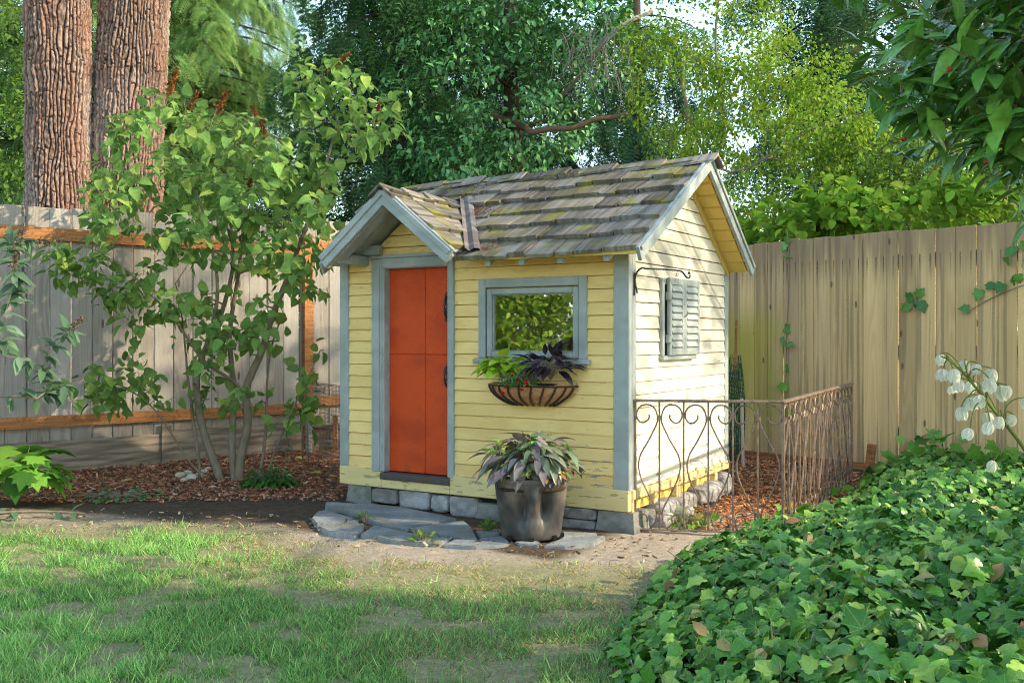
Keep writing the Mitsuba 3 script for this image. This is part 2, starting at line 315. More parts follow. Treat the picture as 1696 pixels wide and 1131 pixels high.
def cedar(p, n, uv):
    g = fbm(p.x * 4, p.y * 4, p.z * 70, 3); c = mix((.44, .205, .085), (.32, .14, .06), smoothstep(.3, .7, g)); d = noise(p.x * 55 + p.y * 50, p.z * 55)
    return mix(c, (.22, .09, .04), smoothstep(.72, .8, d) * .6)
M('cedar_rail', diff(proc(cedar)))
def kick(p, n, uv):
    g = fbm(p.x * 4, p.y * 4, p.z * 34, 3); return mix((.33, .275, .22), (.17, .13, .10), smoothstep(.3, .7, g))
M('kick_wood', diff(proc(kick)))
def bark(p, n, uv):
    c = mix((.035, .020, .016), (.34, .235, .19), uv.y * uv.y); f = fbm(p.x * 7, p.y * 7, p.z * 1.5, 3)
    c = mix(c, (.30, .16, .115), smoothstep(.42, .6, f) * .7 * uv.y); c = mix(c, (.42, .36, .33), smoothstep(.55, .7, fbm(p.x * 3 + 7, p.y * 3, p.z * .8, 2)) * .5 * uv.y)
    return c * (.75 + .5 * noise(p.x * 60, p.y * 60, p.z * 25))
M('fir_bark', diff(proc(bark)))
def twig(p, n, uv): return mix((.31, .26, .19), (.17, .135, .10), fbm(p.x * 30, p.y * 30, p.z * 12, 3))
M('twig_bark', diff(proc(twig)))
M('dark_bark', diff(rgb(.075, .055, .042)))
def gcol(p, n, uv):
    x, y = p.x, p.y
    f = fbm(x * 2.2, y * 2.2, 1.0, 3); h = fbm(x * 26, y * 26, 3.0, 3); s = noise(x * 140, y * 140)
    soil = mix((.10, .072, .055), (.17, .125, .09), h)
    sand = mix((.44, .365, .29), (.31, .25, .19), h)
    thatch = mix((.20, .19, .10), (.29, .26, .15), h)
    edge = 5.18 + 1.15 * smoothstep(-.5, -1.9, x) + .5 * (f - .5)                       # the end of the lawn
    c = mix(thatch, sand, smoothstep(edge - .45, edge + .1, y))
    bed = smoothstep(-.15, .25, y - (5.95 - .12 * x + .25 * smoothstep(-1.9, -3.0, x)) + .35 * (f - .5))
    left = smoothstep(-.2, -.8, x + .35 * (y - 6.0))
    right = smoothstep(.4, .9, x - .3 * (y - 6.0)) * smoothstep(6.2, 6.9, y)
    hx, hy = hl(p); pat = smoothstep(.0, .12, hy + .98 + .25 * (f - .5)) * smoothstep(.02, -.15, hx + .1 * hy) * smoothstep(-2.5, -2.3, hx)
    c = mix(c, soil * .7, dr.maximum(dr.maximum(bed * left, right), pat))
    return c * (.70 + .36 * s + .24 * noise(x * 60, y * 60))
M('ground_mix', diff(proc(gcol)))
M('pot_plastic', prin(proc(lambda p, n, uv: mix((.03, .03, .031), (.135, .115, .10), smoothstep(.3, .8, fbm(p.x * 8, p.y * 8, p.z * 7, 3))) * (.85 + .3 * noise(p.x * 90, p.y * 90, p.z * 30))), .42, 0, .5))
def coir(p, n, uv): return mix((.62, .34, .17), (.38, .18, .085), fbm(p.x * 90, p.y * 90, p.z * 90, 2))
M('coir', diff(proc(coir)))
M('green_plastic', prin(rgb(.025, .09, .05), .5))
M('pale_plastic', prin(rgb(.50, .44, .36), .5))
M('potting_soil', diff(rgb(.05, .035, .025)))
# ---------------------------------------------------------------- ground
def gz(x, y):
    p = np.stack([x, y, x * 0], -1)
    return (.05 * (meshkit.fbm(p * .9, 2, 3) - .5) + .02 * (meshkit.fbm(p * 6, 3, 5) - .5)) * np.clip((14 - np.hypot(x, y)) / 4, 0, 1)
def axis(lo, hi, step, far):
    core = np.arange(lo, hi + 1e-9, step); g = np.cumsum(step * 1.45 ** np.arange(1, 40)); g = g[g < far]
    return np.r_[(lo - g)[::-1], core, hi + g]
gx, gy = axis(-4.6, 4.2, .03, 420), axis(2.2, 10.6, .03, 420)
X, Y = np.meshgrid(gx, gy); nx, ny = len(gx), len(gy)
i, j = np.meshgrid(np.arange(ny - 1), np.arange(nx - 1), indexing='ij'); q = np.stack([i * nx + j, i * nx + j + 1, (i + 1) * nx + j + 1, (i + 1) * nx + j], -1).reshape(-1, 4)
obj('ground', (np.stack([X, Y, gz(X, Y)], -1).reshape(-1, 3), q), 'ground_mix', smooth=True); struct('ground')

# ---- lawn: blades in tufts, greener and drier patches
def lawn_edge(x): return 5.22 + 1.15 * np.clip((-.5 - x) / 1.4, 0, 1)
IVYP = sg.Polygon([(.42, 1.6), (.40, 3.0), (.345, 3.4), (.38, 3.73), (.50, 4.04), (.68, 4.63), (.92, 5.15), (1.3, 5.45), (1.66, 5.72), (2.05, 6.4), (2.45, 7.1), (2.85, 8.0), (3.05, 8.6), (4.2, 7.3), (6, 5.2), (6, 1.6)])
import shapely
def lawn():
    r = R(11); n = 420000
    d = 2.6 + 4.0 * r.random(n) ** 1.3; u = r.random(n) * 1.10 - .55
    x, y = u * d * 1.03, d; p2 = np.stack([x, y, x * 0], -1)
    patch = meshkit.fbm(p2 * 1.1, 3, 8); tuft = meshkit.fbm(p2 * 7, 2, 21); dry = meshkit.fbm(p2 * .8 + 5, 3, 31)
    e = lawn_edge(x) + .6 * (patch - .5); fade = np.clip((e - y) / .75, 0, 1)
    bare = np.clip((dry - .62) / .10, 0, 1); right = np.clip((x + .35) / .8, 0, 1) * np.clip((y - 3.4) / .9, 0, 1)
    keep = r.random(n) < (.10 + .90 * np.clip((tuft - .38) / .2, 0, 1)) * fade * (1 - .75 * bare) * (1 - .3 * right)
    keep &= ~shapely.contains_xy(IVYP.buffer(-.06), x, y)
    x, y, patch, tuft, dry, right = x[keep], y[keep], patch[keep], tuft[keep], dry[keep], right[keep]; n = len(x)
    lush = np.clip((patch - .42) / .2, 0, 1) * (1 - .7 * right); h = (.022 + .030 * r.random(n) + .030 * lush * r.random(n)) * (.62 + .5 * tuft) * np.clip(1 - .5 * (y - lawn_edge(x) + .7), .55, 1)
    straw = r.random(n) < np.clip(.14 + .9 * (dry - .45) * 2.4 + .25 * right + .85 * np.clip((y - lawn_edge(x) + .75) / .7, 0, 1), .05, .92)
    g = shades(n, [(.24, .47, .13), (.31, .55, .17), (.17, .38, .12), (.42, .57, .20)], r, .28) * (.85 + .3 * lush[:, None])
    s = shades(n, [(.56, .47, .24), (.46, .44, .19), (.66, .56, .34), (.40, .29, .17)], r, .2)
    tall = r.random(n) < .06; h = h * np.where(tall, 1.6, 1); g[tall] *= 1.25; col = np.clip(np.where(straw[:, None], s, g), 0, .9); lean = rdir(n, r); lean[:, 2] = .9 + .5 * r.random(n); lean[straw, 2] *= .45
    z = gz(x, y); pos = np.stack([x, y, z - .003], -1); face = np.stack([r.standard_normal(n), -np.abs(r.standard_normal(n)), .2 * r.standard_normal(n)], -1)
    v, f, c = scatter(BLADE, pos, lean, face, h * np.where(straw, .85, 1.1), col, wid=.0026 + .0034 * r.random(n) ** 2 + .001 * (tuft > .55))
    k = obj('lawn', (v, f, c), 'leaf_soft', stuff=True); labels[k].update(label='patchy green lawn with straw coloured dry spots in front of the playhouse', category='grass')
lawn()

# ---- bark mulch in the two beds
def chips(poly_px, n, name, label, seed, cols):
    r = R(seed); g = [G(u, v)[:2] for u, v in poly_px]; pg = sg.Polygon(g); a = np.array(g); lo, hi = a.min(0), a.max(0)
    xy = lo + (hi - lo) * r.random((n * 3, 2)); xy = xy[shapely.contains_xy(pg, xy[:, 0], xy[:, 1])][:n]; n = len(xy)
    l = .012 + .03 * r.random(n) ** 2; w = l * (.2 + .35 * r.random(n)); yv = rdir(n, r); yv[:, 2] *= .25; zv = rdir(n, r) * .7 + [0, 0, 1]
    pos = np.column_stack([xy, gz(xy[:, 0], xy[:, 1]) + .004 + .014 * r.random(n)])
    ct = np.array([[-.5, 0, 0], [.5, 0, 0], [.4, 1, 0], [-.4, 1, 0], [-.4, .1, .14], [.4, .1, .14], [.3, .9, .14], [-.3, .9, .14]])
    cf = np.array([[4, 5, 6], [4, 6, 7], [0, 1, 5], [0, 5, 4], [1, 2, 6], [1, 6, 5], [2, 3, 7], [2, 7, 6], [3, 0, 4], [3, 4, 7]])
    k = obj(name, scatter((ct, cf), pos, yv, zv, l, shades(n, cols, r, .25), wid=w), 'vertex_matte', stuff=True)
    labels[k].update(label=label, category='mulch')
RED = [(.36, .135, .07), (.27, .10, .055), (.44, .21, .115), (.17, .07, .045), (.46, .30, .20)]
chips([(0, 785), (200, 765), (500, 735), (600, 735), (590, 800), (560, 830), (430, 830), (150, 835), (0, 832)], 15000, 'bark_mulch', 'reddish brown bark mulch around the lilac and along the grey fence', 41, RED)
chips([(1060, 855), (1200, 745), (1260, 745), (1440, 790), (1400, 830), (1330, 850), (1210, 880), (1110, 872)], 9000, 'bark_mulch', 'sunlit orange bark mulch between the playhouse and the iron railing', 42, [(.56, .24, .10), (.42, .16, .07), (.62, .33, .17), (.26, .10, .055)])  # brighter chips than the left bed: sunlight is put into their colours
chips([(0, 845), (260, 850), (520, 860), (800, 905), (1130, 880), (1110, 935), (800, 930), (400, 890), (0, 875)], 420, 'path_litter', 'scattered straw and bark bits on the bare strip before the lawn', 43, [(.30, .22, .14), (.22, .15, .10), (.40, .32, .22)])

# ---- patio of irregular flagstones
labels['patio'] = {'kind': 'structure'}
def patio():
    B = lambda u, v: (u / 2.57 + 500, v / 2.57 + 820)
    st = [[(100, 25), (300, 38), (190, 57), (95, 50)], [(38, 96), (62, 68), (100, 60), (245, 100), (232, 113), (60, 122)], [(62, 127), (268, 116), (264, 150), (225, 165), (110, 152)],
          [(165, 57), (300, 40), (430, 50), (665, 92), (520, 122), (445, 136), (300, 108)], [(245, 163), (305, 126), (470, 158), (545, 160), (420, 168), (320, 171)],
          [(455, 137), (690, 104), (722, 130), (750, 182), (715, 186), (560, 154)], [(310, 175), (520, 164), (640, 180), (600, 196), (590, 202), (400, 193)],
          [(600, 208), (655, 180), (760, 190), (890, 204), (830, 216), (740, 219)], [(735, 147), (845, 145), (845, 162), (760, 172)], [(745, 180), (860, 170), (890, 198), (790, 188)],
          [(1105, 152), (1275, 160), (1110, 178), (1080, 170)], [(1020, 214), (1100, 182), (1300, 168), (1245, 198), (1120, 215)], [(900, 195), (1010, 190), (1010, 212), (920, 206)]]
    r = R(5)
    for n, pl in enumerate(st):
        top = .024 + .012 * r.random(); g = [G(*B(u, v), z=top)[:2] for u, v in pl]
        pg = sg.Polygon(g).buffer(-.012).buffer(.008).segmentize(.07)
        if pg.geom_type != 'Polygon': pg = max(pg.geoms, key=lambda q: q.area)
        xy = np.array(pg.exterior.coords)[:-1]; xy = xy + .006 * r.standard_normal(xy.shape); pg2 = sg.Polygon(xy).buffer(0)
        if pg2.geom_type != 'Polygon': pg2 = pg
        inner = pg2.buffer(-.007); inner = inner if inner.geom_type == 'Polygon' else pg2
        tx, ty = .012 * r.standard_normal(2); c = pg2.centroid
        fz = lambda x, y: top + tx * (x - c.x) + ty * (y - c.y)
        a = slab(pg2, lambda x, y: fz(x, y) - .005, .05); b = slab(inner, fz, .02)
        m = join([a, b]); obj('flagstone', m, 'flagstone', 'patio', uv=np.tile([0, r.random()], (len(m[0]), 1)))
patio()
# ---------------------------------------------------------------- the playhouse (local frame: x right along the front, y back, front right corner at 0, 0)
PH = thing('playhouse', 'small yellow wooden playhouse with orange door and mossy shake roof', 'playhouse')
def H(name, mesh, mat, parent=PH, **k): return obj(name, mesh, mat, parent, tw=HOUSE, **k)
def tx(u, y=0.0):                                             # local x on the plane y = const under the picture column u
    k = (u - CU) / FPX; return -((CX + y * HS) - k * (CY + y * HC)) / (HC + HS * k)
W, D, S = 2.20, 1.69, .08
EZ, EY, RZ, RY = 1.655, -.25, 2.315, .857                      # eave and ridge of the main roof, undersides
SF = (RZ - EZ) / (RY - EY); BY = D + .05; SB = (RZ - 1.665) / (BY - RY)
def roof_front(x, y): return EZ + SF * (y - EY)
def roof_back(x, y): return RZ - SB * (y - RY)
GX, GZ, GS, GY, GH = -1.535, 2.105, .79, -.385, .50              # porch gable: ridge x and z, slope, front, half width
XL, XR, XLE = -W - .13, .19, -W + .03
FW, SW = H('front_wall', join([box(-W + .02, -1.83, .012, .05, .12, 1.78), box(-1.29, -1.0, .012, .05, .12, 1.78), box(-.31, -.02, .012, .05, .12, 1.78), box(-1.0, -.31, .012, .05, .12, 1.05),
        box(-1.0, -.31, .012, .05, 1.455, 1.78), box(-1.83, -1.29, .012, .05, .12, .22), box(-1.83, -1.29, .012, .05, 1.64, 1.78), prism([(-1.83, 1.78), (-1.1, 1.78), (GX, 2.03)], .012, .05)]), 'eave_yellow'), None
SW = H('side_wall', (lambda m: (np.stack([-.05 + m[0][:, 1], m[0][:, 0], m[0][:, 2]], 1), m[1][:, ::-1]))(prism([(.02, .12), (D - .02, .12), (D - .02, 1.62), (RY, RZ - .03), (.02, 1.78)], 0, .038)), 'eave_yellow')
LW = H('left_wall', (lambda m: (np.stack([-W + .012 + m[0][:, 1], m[0][:, 0], m[0][:, 2]], 1), m[1][:, ::-1]))(prism([(.02, .12), (D - .02, .12), (D - .02, 1.62), (RY, RZ - .03), (.02, 1.78)], 0, .038)), 'eave_yellow')
H('back_wall', box(-W + .02, -.02, D - .05, D, .12, 1.66), 'siding_paint', uv=np.tile([0, .5], (8, 1)))
H('floor_deck', box(-W + .03, -.03, .05, D - .06, .14, .17), 'dark_gap')
rb = R(3)
def course(wall, a0, a1, z, flip, top=None):
    """One clapboard from a0 to a1 along the wall, its foot at z and proud of its head."""
    j = .0010 * rb.standard_normal(2); z = z + .0045; zt = z + S - .0045; zt = min(zt, top) if top else zt
    o, t = -.021 - .003 * rb.random(), -.013
    c = [[a0, o, z + j[0]], [a0, t, zt], [a0, .012, z + j[0]], [a0, .012, zt], [a1, o, z + j[1]], [a1, t, zt], [a1, .012, z + j[1]], [a1, .012, zt]]
    v, f = hexa(c)
    if flip == 'side': v = np.stack([-v[:, 1], v[:, 0], v[:, 2]], 1)
    if flip == 'left': v = np.stack([-W + v[:, 1], v[:, 0], v[:, 2]], 1); f = f[:, ::-1]
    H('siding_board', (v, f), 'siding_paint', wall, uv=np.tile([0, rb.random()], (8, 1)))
def trap(wall, z, lo, hi, flip):
    """A board in a gable: lo(z), hi(z) are its ends."""
    o, t = -.020, -.013; z = z + .006; zt = z + S - .006
    if hi(zt) - lo(zt) < .02: zt = z + S * .6
    c = [[lo(z), o, z], [lo(zt), t, zt], [lo(z), .012, z], [lo(zt), .012, zt], [hi(z), o, z], [hi(zt), t, zt], [hi(z), .012, z], [hi(zt), .012, zt]]
    v, f = hexa(c)
    if flip == 'side': v = np.stack([-v[:, 1], v[:, 0], v[:, 2]], 1)
    if flip == 'left': v = np.stack([-W + v[:, 1], v[:, 0], v[:, 2]], 1); f = f[:, ::-1]
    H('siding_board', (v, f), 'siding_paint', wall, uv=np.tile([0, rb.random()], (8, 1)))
for k in range(19):
    z = .25 + S * k; spans = [(-W + .055, -1.925), (-1.237, -.085)]
    if 1.0 < z + S - .01 and z < 1.53: spans = [(-W + .055, -1.925), (-1.237, -1.04), (-.262, -.085)]
    if z > 1.685: spans = [(-W + .055, -.085)]
    for a0, a1 in spans: course(FW, a0, a1, z, 'front', 1.005 if z < 1.0 < z + S + .014 and (a0, a1) == (-1.237, -.085) else None)
course(FW, -1.925, -1.237, 1.69, 'front')
for k in range(4):
    z = .25 + S * (19 + k); h = lambda q: max(.012, (GZ - .055 - q) / GS)
    if z < 2.0: trap(FW, z, lambda q: GX - h(q), lambda q: GX + h(q), 'front')
sh0, sh1 = .435, .985                                           # the shuttered opening, along y
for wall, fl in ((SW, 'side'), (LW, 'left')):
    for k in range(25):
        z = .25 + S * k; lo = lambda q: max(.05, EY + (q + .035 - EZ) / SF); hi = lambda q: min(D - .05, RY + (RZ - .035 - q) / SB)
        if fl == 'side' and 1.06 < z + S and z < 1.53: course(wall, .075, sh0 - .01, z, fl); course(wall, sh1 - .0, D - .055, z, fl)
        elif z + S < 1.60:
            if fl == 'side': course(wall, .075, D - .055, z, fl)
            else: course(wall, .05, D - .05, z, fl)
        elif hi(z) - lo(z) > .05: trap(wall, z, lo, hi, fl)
# water table skirt, corner boards, posts under the side
def skirtm(x0, x1, y0, y1, z0, z1): return cbox(x0, x1, y0, y1, z0, z1, .004)
def board_uv(m): return np.tile([0, rb.random()], (len(m[0]), 1))
for x0, x1 in ((-W - .02, -1.29 - .55), (-1.29 - .55, -1.27), (-1.27, .02)):
    zt = .235 if x1 != -1.27 or x0 != -1.84 else .18
    m = skirtm(x0 + .001, x1 - .001, -.034, .01, .127, .255 if zt > .2 else .185); H('skirt_board', m, 'skirt_paint')
H('skirt_board', join([skirtm(-.03, .034, .012, D + .02, .195, .252)] + [skirtm(-.03, .026, y, y + .05, .05, .194) for y in (.012, .34, .70, 1.05, 1.42)]), 'skirt_paint')
H('skirt_board', skirtm(-W - .034, -W + .02, .012, D + .02, .127, .252), 'skirt_paint')
H('corner_board', join([cbox(-.082, .022, -.030, .012, .245, 1.74), cbox(-.012, .0221, .013, .070, .245, 1.76)]), 'trim_paint')
H('corner_board', cbox(-W - .02, -W + .058, -.030, .03, .255, 1.72), 'trim_paint')
H('corner_board', join([cbox(-.03, .022, D - .052, D + .025, .245, 1.62)]), 'trim_paint')
# door in its casing
DR = H('door', join([cbox(-1.818, -1.514, .030, .062, 1.044, 1.628), cbox(-1.511, -1.292, .030, .062, 1.044, 1.628), cbox(-1.818, -1.514, .030, .062, .238, 1.040), cbox(-1.511, -1.292, .030, .062, .238, 1.040),
        box(-1.815, -1.295, .038, .058, .24, 1.626)]), 'door_paint', label='orange red Dutch door of two leaves')
H('door_casing', join([cbox(-1.925, -1.836, -.038, .015, .235, 1.70), cbox(-1.275, -1.237, -.038, .015, .235, 1.70), cbox(-1.835, -1.276, -.038, .015, 1.632, 1.70),
        cbox(-1.935, -1.227, -.046, .014, 1.701, 1.722), cbox(-1.9, -1.852, -.047, -.037, .237, 1.69), cbox(-1.84, -1.819, -.030, .07, .236, 1.65), cbox(-1.291, -1.274, -.030, .07, .236, 1.65), cbox(-1.819, -1.291, -.028, .07, 1.629, 1.655)]), 'trim_paint')
H('threshold', join([cbox(-1.845, -1.265, -.052, .06, .188, .232, .006)] + [(v * .006 + [x, -.053, .205], f) for x in (-1.8, -1.6, -1.45, -1.32) for v, f in [(np.array(trimesh.creation.icosphere(1).vertices), np.array(trimesh.creation.icosphere(1).faces))]]), 'sill_metal')
def plate(x, z, h, w): return join([cbox(x - w / 2, x + w / 2, .018, .031, z - h / 2, z + h / 2, .006)] + [(np.array(trimesh.creation.icosphere(1).vertices) * [w * .75, .012, w * .6] + [x, .018, z + k * h * .42], np.array(trimesh.creation.icosphere(1).faces)) for k in (-1, -.3, .4, 1)])
def pull(x, z, h): return join([tube(spline([[x, .03, z + h / 2], [x, -.012, z + h * .36], [x, -.022, z], [x, -.012, z - h * .36], [x, .03, z - h / 2]], 16), .007, 8)])
H('door_handle', join([plate(-1.318, 1.36, .19, .035), pull(-1.318, 1.36, .15)]), 'dark_metal', DR)
H('door_handle', join([plate(-1.318, .90, .15, .026), pull(-1.318, .90, .13)]), 'dark_metal', DR)
# window
WN = H('window', join([cbox(-1.042, -.99, -.036, .014, 1.026, 1.535), cbox(-.312, -.26, -.036, .014, 1.026, 1.535), cbox(-.989, -.313, -.036, .014, 1.478, 1.535)]), 'trim_paint')
H('sill', join([cbox(-1.07, -.232, -.062, .014, .995, 1.0255, .006), cbox(-1.04, -.262, -.034, .014, .968, .9945)]), 'trim_paint', WN)
H('sash', join([cbox(-.984, -.946, -.026, .03, 1.034, 1.470), cbox(-.358, -.319, -.026, .03, 1.034, 1.470), cbox(-.945, -.359, -.026, .03, 1.034, 1.070), cbox(-.945, -.359, -.026, .03, 1.434, 1.470)]), 'trim_paint', WN)
H('putty', join([cbox(-.946, -.940, -.012, .012, 1.070, 1.434), cbox(-.364, -.358, -.012, .012, 1.070, 1.434), cbox(-.940, -.364, -.012, .012, 1.070, 1.077), cbox(-.940, -.364, -.012, .012, 1.427, 1.434)]), 'trim_paint', WN)
H('pane', (np.array([[-.944, .0, 1.072], [-.360, .002, 1.072], [-.360, .003, 1.432], [-.944, 0, 1.432]]), np.array([[0, 1, 2], [0, 2, 3]])), 'window_pane', WN)
# shutters
SH = H('shutter_frame', join([cbox(.0, .040, sh0 - .005, sh0 + .035, 1.045, 1.535), cbox(.0, .040, sh1 - .035, sh1, 1.045, 1.535), cbox(.0, .040, sh0 + .036, sh1 - .036, 1.495, 1.535), cbox(.0, .052, sh0 - .012, sh1 + .008, 1.015, 1.044), box(.0, .012, sh0 + .03, sh1 - .03, 1.045, 1.5)]), 'trim_paint')
ym = (sh0 + sh1) / 2 + .03
for a, b in ((sh0 + .055, ym - .003), (ym + .003, sh1 + .03)):
    LF = H('shutter', join([cbox(.042, .066, a, a + .035, 1.045, 1.54), cbox(.042, .066, b - .035, b, 1.045, 1.54), cbox(.042, .066, a + .0351, b - .0351, 1.495, 1.54), cbox(.042, .066, a + .0351, b - .0351, 1.045, 1.09), box(.041, .046, a + .03, b - .03, 1.06, 1.52)]), 'trim_paint')
    for k in range(9):
        z = 1.095 + .0445 * k
        H('slat', hexa([[.048, a + .036, z + .044], [.054, a + .036, z + .049], [.048, b - .036, z + .044], [.054, b - .036, z + .049], [.066, a + .036, z], [.071, a + .036, z + .006], [.066, b - .036, z], [.071, b - .036, z + .006]]), 'trim_paint', LF)
for z in (1.42, 1.15): H('hinge', join([cbox(.040, .071, sh0 + .037, sh0 + .053, z - .026, z + .026), tube([[.071, sh0 + .054, z - .03], [.071, sh0 + .054, z + .03]], .005)]), 'trim_paint', SH)
H('latch_hook', join([tube(spline([[.068, ym - .02, 1.295], [.076, ym, 1.3], [.070, ym + .03, 1.31]], 8), .003), tube(spline([[.02, ym - .04, 1.56], [.03, ym - .055, 1.572], [.03, ym - .04, 1.585], [.03, ym - .027, 1.572], [.02, ym - .04, 1.56]], 12), .0025)]), 'dark_metal', SH)
H('plant_hook', join([tube(spline([[.045, .035, 1.42], [.032, .035, 1.48], [.034, .035, 1.53], [.055, .05, 1.567], [.075, .08, 1.571]], 20), .006), tube(spline([[.075, .08, 1.571], [.11, .28, 1.576], [.13, .46, 1.578], [.14, .51, 1.571], [.145, .555, 1.545], [.15, .59, 1.537], [.15, .615, 1.553], [.15, .60, 1.575], [.15, .585, 1.565]], 40), .006), cbox(.022, .030, .028, .042, 1.41, 1.545)]), 'dark_metal')
# ---- roof decks (the front one is notched where the porch gable sits)
yv = lambda d: EY + (GZ - GS * abs(d) - EZ) / SF
dv = (GZ - EZ) / GS
H('roof_deck', slab([(XLE, EY), (GX - dv, EY), (GX, yv(0)), (GX + dv, EY), (XR, EY), (XR, RY), (XL, RY)], roof_front, .022), 'eave_yellow')
H('roof_deck', slab([(XL, RY), (XR, RY), (XR, BY), (XL, BY)], roof_back, .022), 'eave_yellow')
gl = lambda x, y: GZ - GS * np.abs(x - GX)
for s in (-1, 1):
    xa, xb = GX, GX + s * GH
    H('roof_deck', slab([(min(xa, xb), GY)] + ([(xb, GY), (xb, yv(GH)), (xa, yv(0))] if s > 0 else [(xa, GY), (xa, yv(0)), (xb, yv(GH))]), gl, .02), 'trim_paint')
# planks seen under the right overhang, dark gaps between
rp = R(12)
for side, fz, y0, y1, n in (('back', roof_back, RY + .02, BY - .01, 9), ('front', roof_front, EY + .03, RY - .02, 11)):
    for k in range(n):
        a, b = y0 + (y1 - y0) * k / n + .008, y0 + (y1 - y0) * (k + 1) / n - .008
        H('soffit_plank', slab([(.012, a), (XR - .03, a), (XR - .03, b), (.012, b)], lambda x, y: fz(x, y) - .026, .016), 'eave_yellow')
H('frieze_board', beam([.014, RY, RZ - .06], [.014, D + .02, roof_back(0, D + .02) - .06], .028, .06), 'eave_yellow')
H('frieze_board', beam([.014, RY, RZ - .06], [.014, EY + .2, roof_front(0, EY + .2) - .06], .028, .05), 'eave_yellow')
# rake boards
def rake(name, x, p, q, h=.085, w=.024, mat='trim_paint'):
    H(name, join([beam([x, *p], [x, *q], w, h), beam([x + .018, p[0], p[1] + h * .36], [x + .018, q[0], q[1] + h * .36], .012, h * .30)]), mat)
rake('rake_board', XR, (RY, RZ - .012), (EY - .02, EZ - .026)); rake('rake_board', XR, (RY, RZ - .012), (BY + .015, roof_back(0, BY + .015) - .014))
H('rake_board', beam([XL, RY, RZ - .012], [XLE, EY - .02, EZ - .026], .024, .085), 'trim_paint'); rake('rake_board', XL, (RY, RZ - .012), (BY + .015, roof_back(0, BY + .015) - .014))
for s in (-1, 1):
    xe = GX + s * (GH + .02); ze = GZ - GS * (GH + .02)
    p, q = [GX, GY - .004, GZ - .035], [xe, GY - .004, ze - .035]
    H('rake_board', join([beam(p, q, .024, .10), beam([GX, GY - .020, GZ - .012], [xe, GY - .020, ze - .012], .014, .035)]), 'trim_paint')
    H('rake_board', beam([GX, GY + .06, GZ - .075], [GX + s * (GH - .02), GY + .06, GZ - GS * (GH - .02) - .075], .10, .045), 'trim_paint')
# lookouts and rafter tails
for xx in (GX - GH + .05, GX + GH - .045): H('lookout_beam', cbox(xx - .03, xx + .03, GY + .04, -.025, 1.655, 1.72), 'trim_paint')
H('lookout_beam', cbox(-W + .02, -1.83, -.075, -.032, 1.725, 1.79), 'trim_paint')
for xx in (-.845, -.60, -.335, -.03): H('rafter_tail', hexa([[xx - .02, EY + .02, EZ - .055], [xx - .02, EY + .02, EZ - .02], [xx - .02, .0, 1.75], [xx - .02, .0, 1.78], [xx + .02, EY + .02, EZ - .055], [xx + .02, EY + .02, EZ - .02], [xx + .02, .0, 1.75], [xx + .02, .0, 1.78]]), 'trim_paint')
H('eave_board', cbox(GX + dv + .02, XR - .02, EY + .004, EY + .022, EZ - .022, EZ + .004), 'wood_shake', uv=np.tile([0, .3], (24, 1)))
# ---- shakes
rs = R(77)
def shake_piece(holder, O, e, s, n, p0, p1, q0, q1, kick):
    th = .019 + .015 * rs.random(); jb = .012 * rs.standard_normal(2); lift = .004 * rs.random(2); b0 = kick
    pts = []
    for p in (p0, p1):
        for q, lo, hi in ((q0, b0, b0 + th), (q1, .001, .007)):
            i = 0 if p == p0 else 1; qq = q + (jb[i] * .55 if q == q0 else 0)
            pts += [(p, qq, lo + (lift[i] if q == q0 else 0)), (p, qq, hi + (lift[i] if q == q0 else 0))]
    v = np.array([O + e * a + s * b + n * c for a, b, c in pts])
    if np.dot(np.cross(e, s), n) > 0: f = BOXF
    else: f = BOXF[:, ::-1]
    obj('shake', (v, f), 'wood_shake', holder, tw=HOUSE, uv=np.tile([0, rs.random()], (8, 1)))
def roof(name, O, e, s, n, L, slope, ex, keep=lambda p, q: True, start=0.0, slant=0.0, wmin=.11, wmax=.25):
    O, e, s, n = (np.asarray(a, float) for a in (O, e, s, n)); q = -.025; first = True; holder = name
    while q < slope - .04:
        p = start - .012 + .01 * rs.random() + slant * (1 - q / slope)
        while p < L:
            w = wmin + (wmax - wmin) * rs.random(); w = w if L - p - w > .05 else L - p + .012 * rs.random()
            if keep(p + w / 2, q + .06): shake_piece(holder, O, e, s, n, p + .004, p + w - .004, q + .012 * rs.standard_normal(), min(q + ex * 1.55, slope + .005), .003 if first else .014)
            p += w
        if first: first = False
        q += ex
lf = math.hypot(RY - EY, RZ - EZ); sf = np.array([0, RY - EY, RZ - EZ]) / lf; nf = np.array([0, -sf[2], sf[1]])
RF = H('main_roof', beam([XL + .01, RY, RZ + .012], [XR - .01, RY, RZ + .012], .03, .02), 'wood_shake', uv=np.tile([0, .3], (24, 1)))
def keepf(p, q):
    x, y = XL + p, EY + q * sf[1]; return not (y < yv(x - GX) - .02 and abs(x - GX) < dv)
roof(RF, [XL, EY, EZ], [1, 0, 0], sf, nf, XR - XL - .006, lf, .205, keepf, slant=XLE - XL)
lb = math.hypot(BY - RY, RZ - 1.665); sb = np.array([0, RY - BY, RZ - 1.665]) / lb; nb = np.array([0, sb[2], -sb[1]])
roof(RF, [XL, BY, 1.665], [1, 0, 0], sb, nb, XR - XL - .006, lb, .205, wmin=.2, wmax=.4)
lg = math.hypot(GH, GS * GH); PG = H('porch_roof', beam([GX, GY + .01, GZ + .01], [GX, yv(0), GZ + .01], .02, .02), 'wood_shake', uv=np.tile([0, .3], (24, 1)))
for s in (1, -1):
    sg_ = np.array([-s * GH, 0, GS * GH]) / lg; ng = np.array([s * sg_[2], 0, abs(sg_[0])])
    roof(PG, [GX + s * GH, GY, GZ - GS * GH], [0, 1, 0], sg_, ng, .98, lg, .19, lambda p, q: GY + p < yv(GH * (1 - q / lg)) + .05, wmin=.12, wmax=.22)
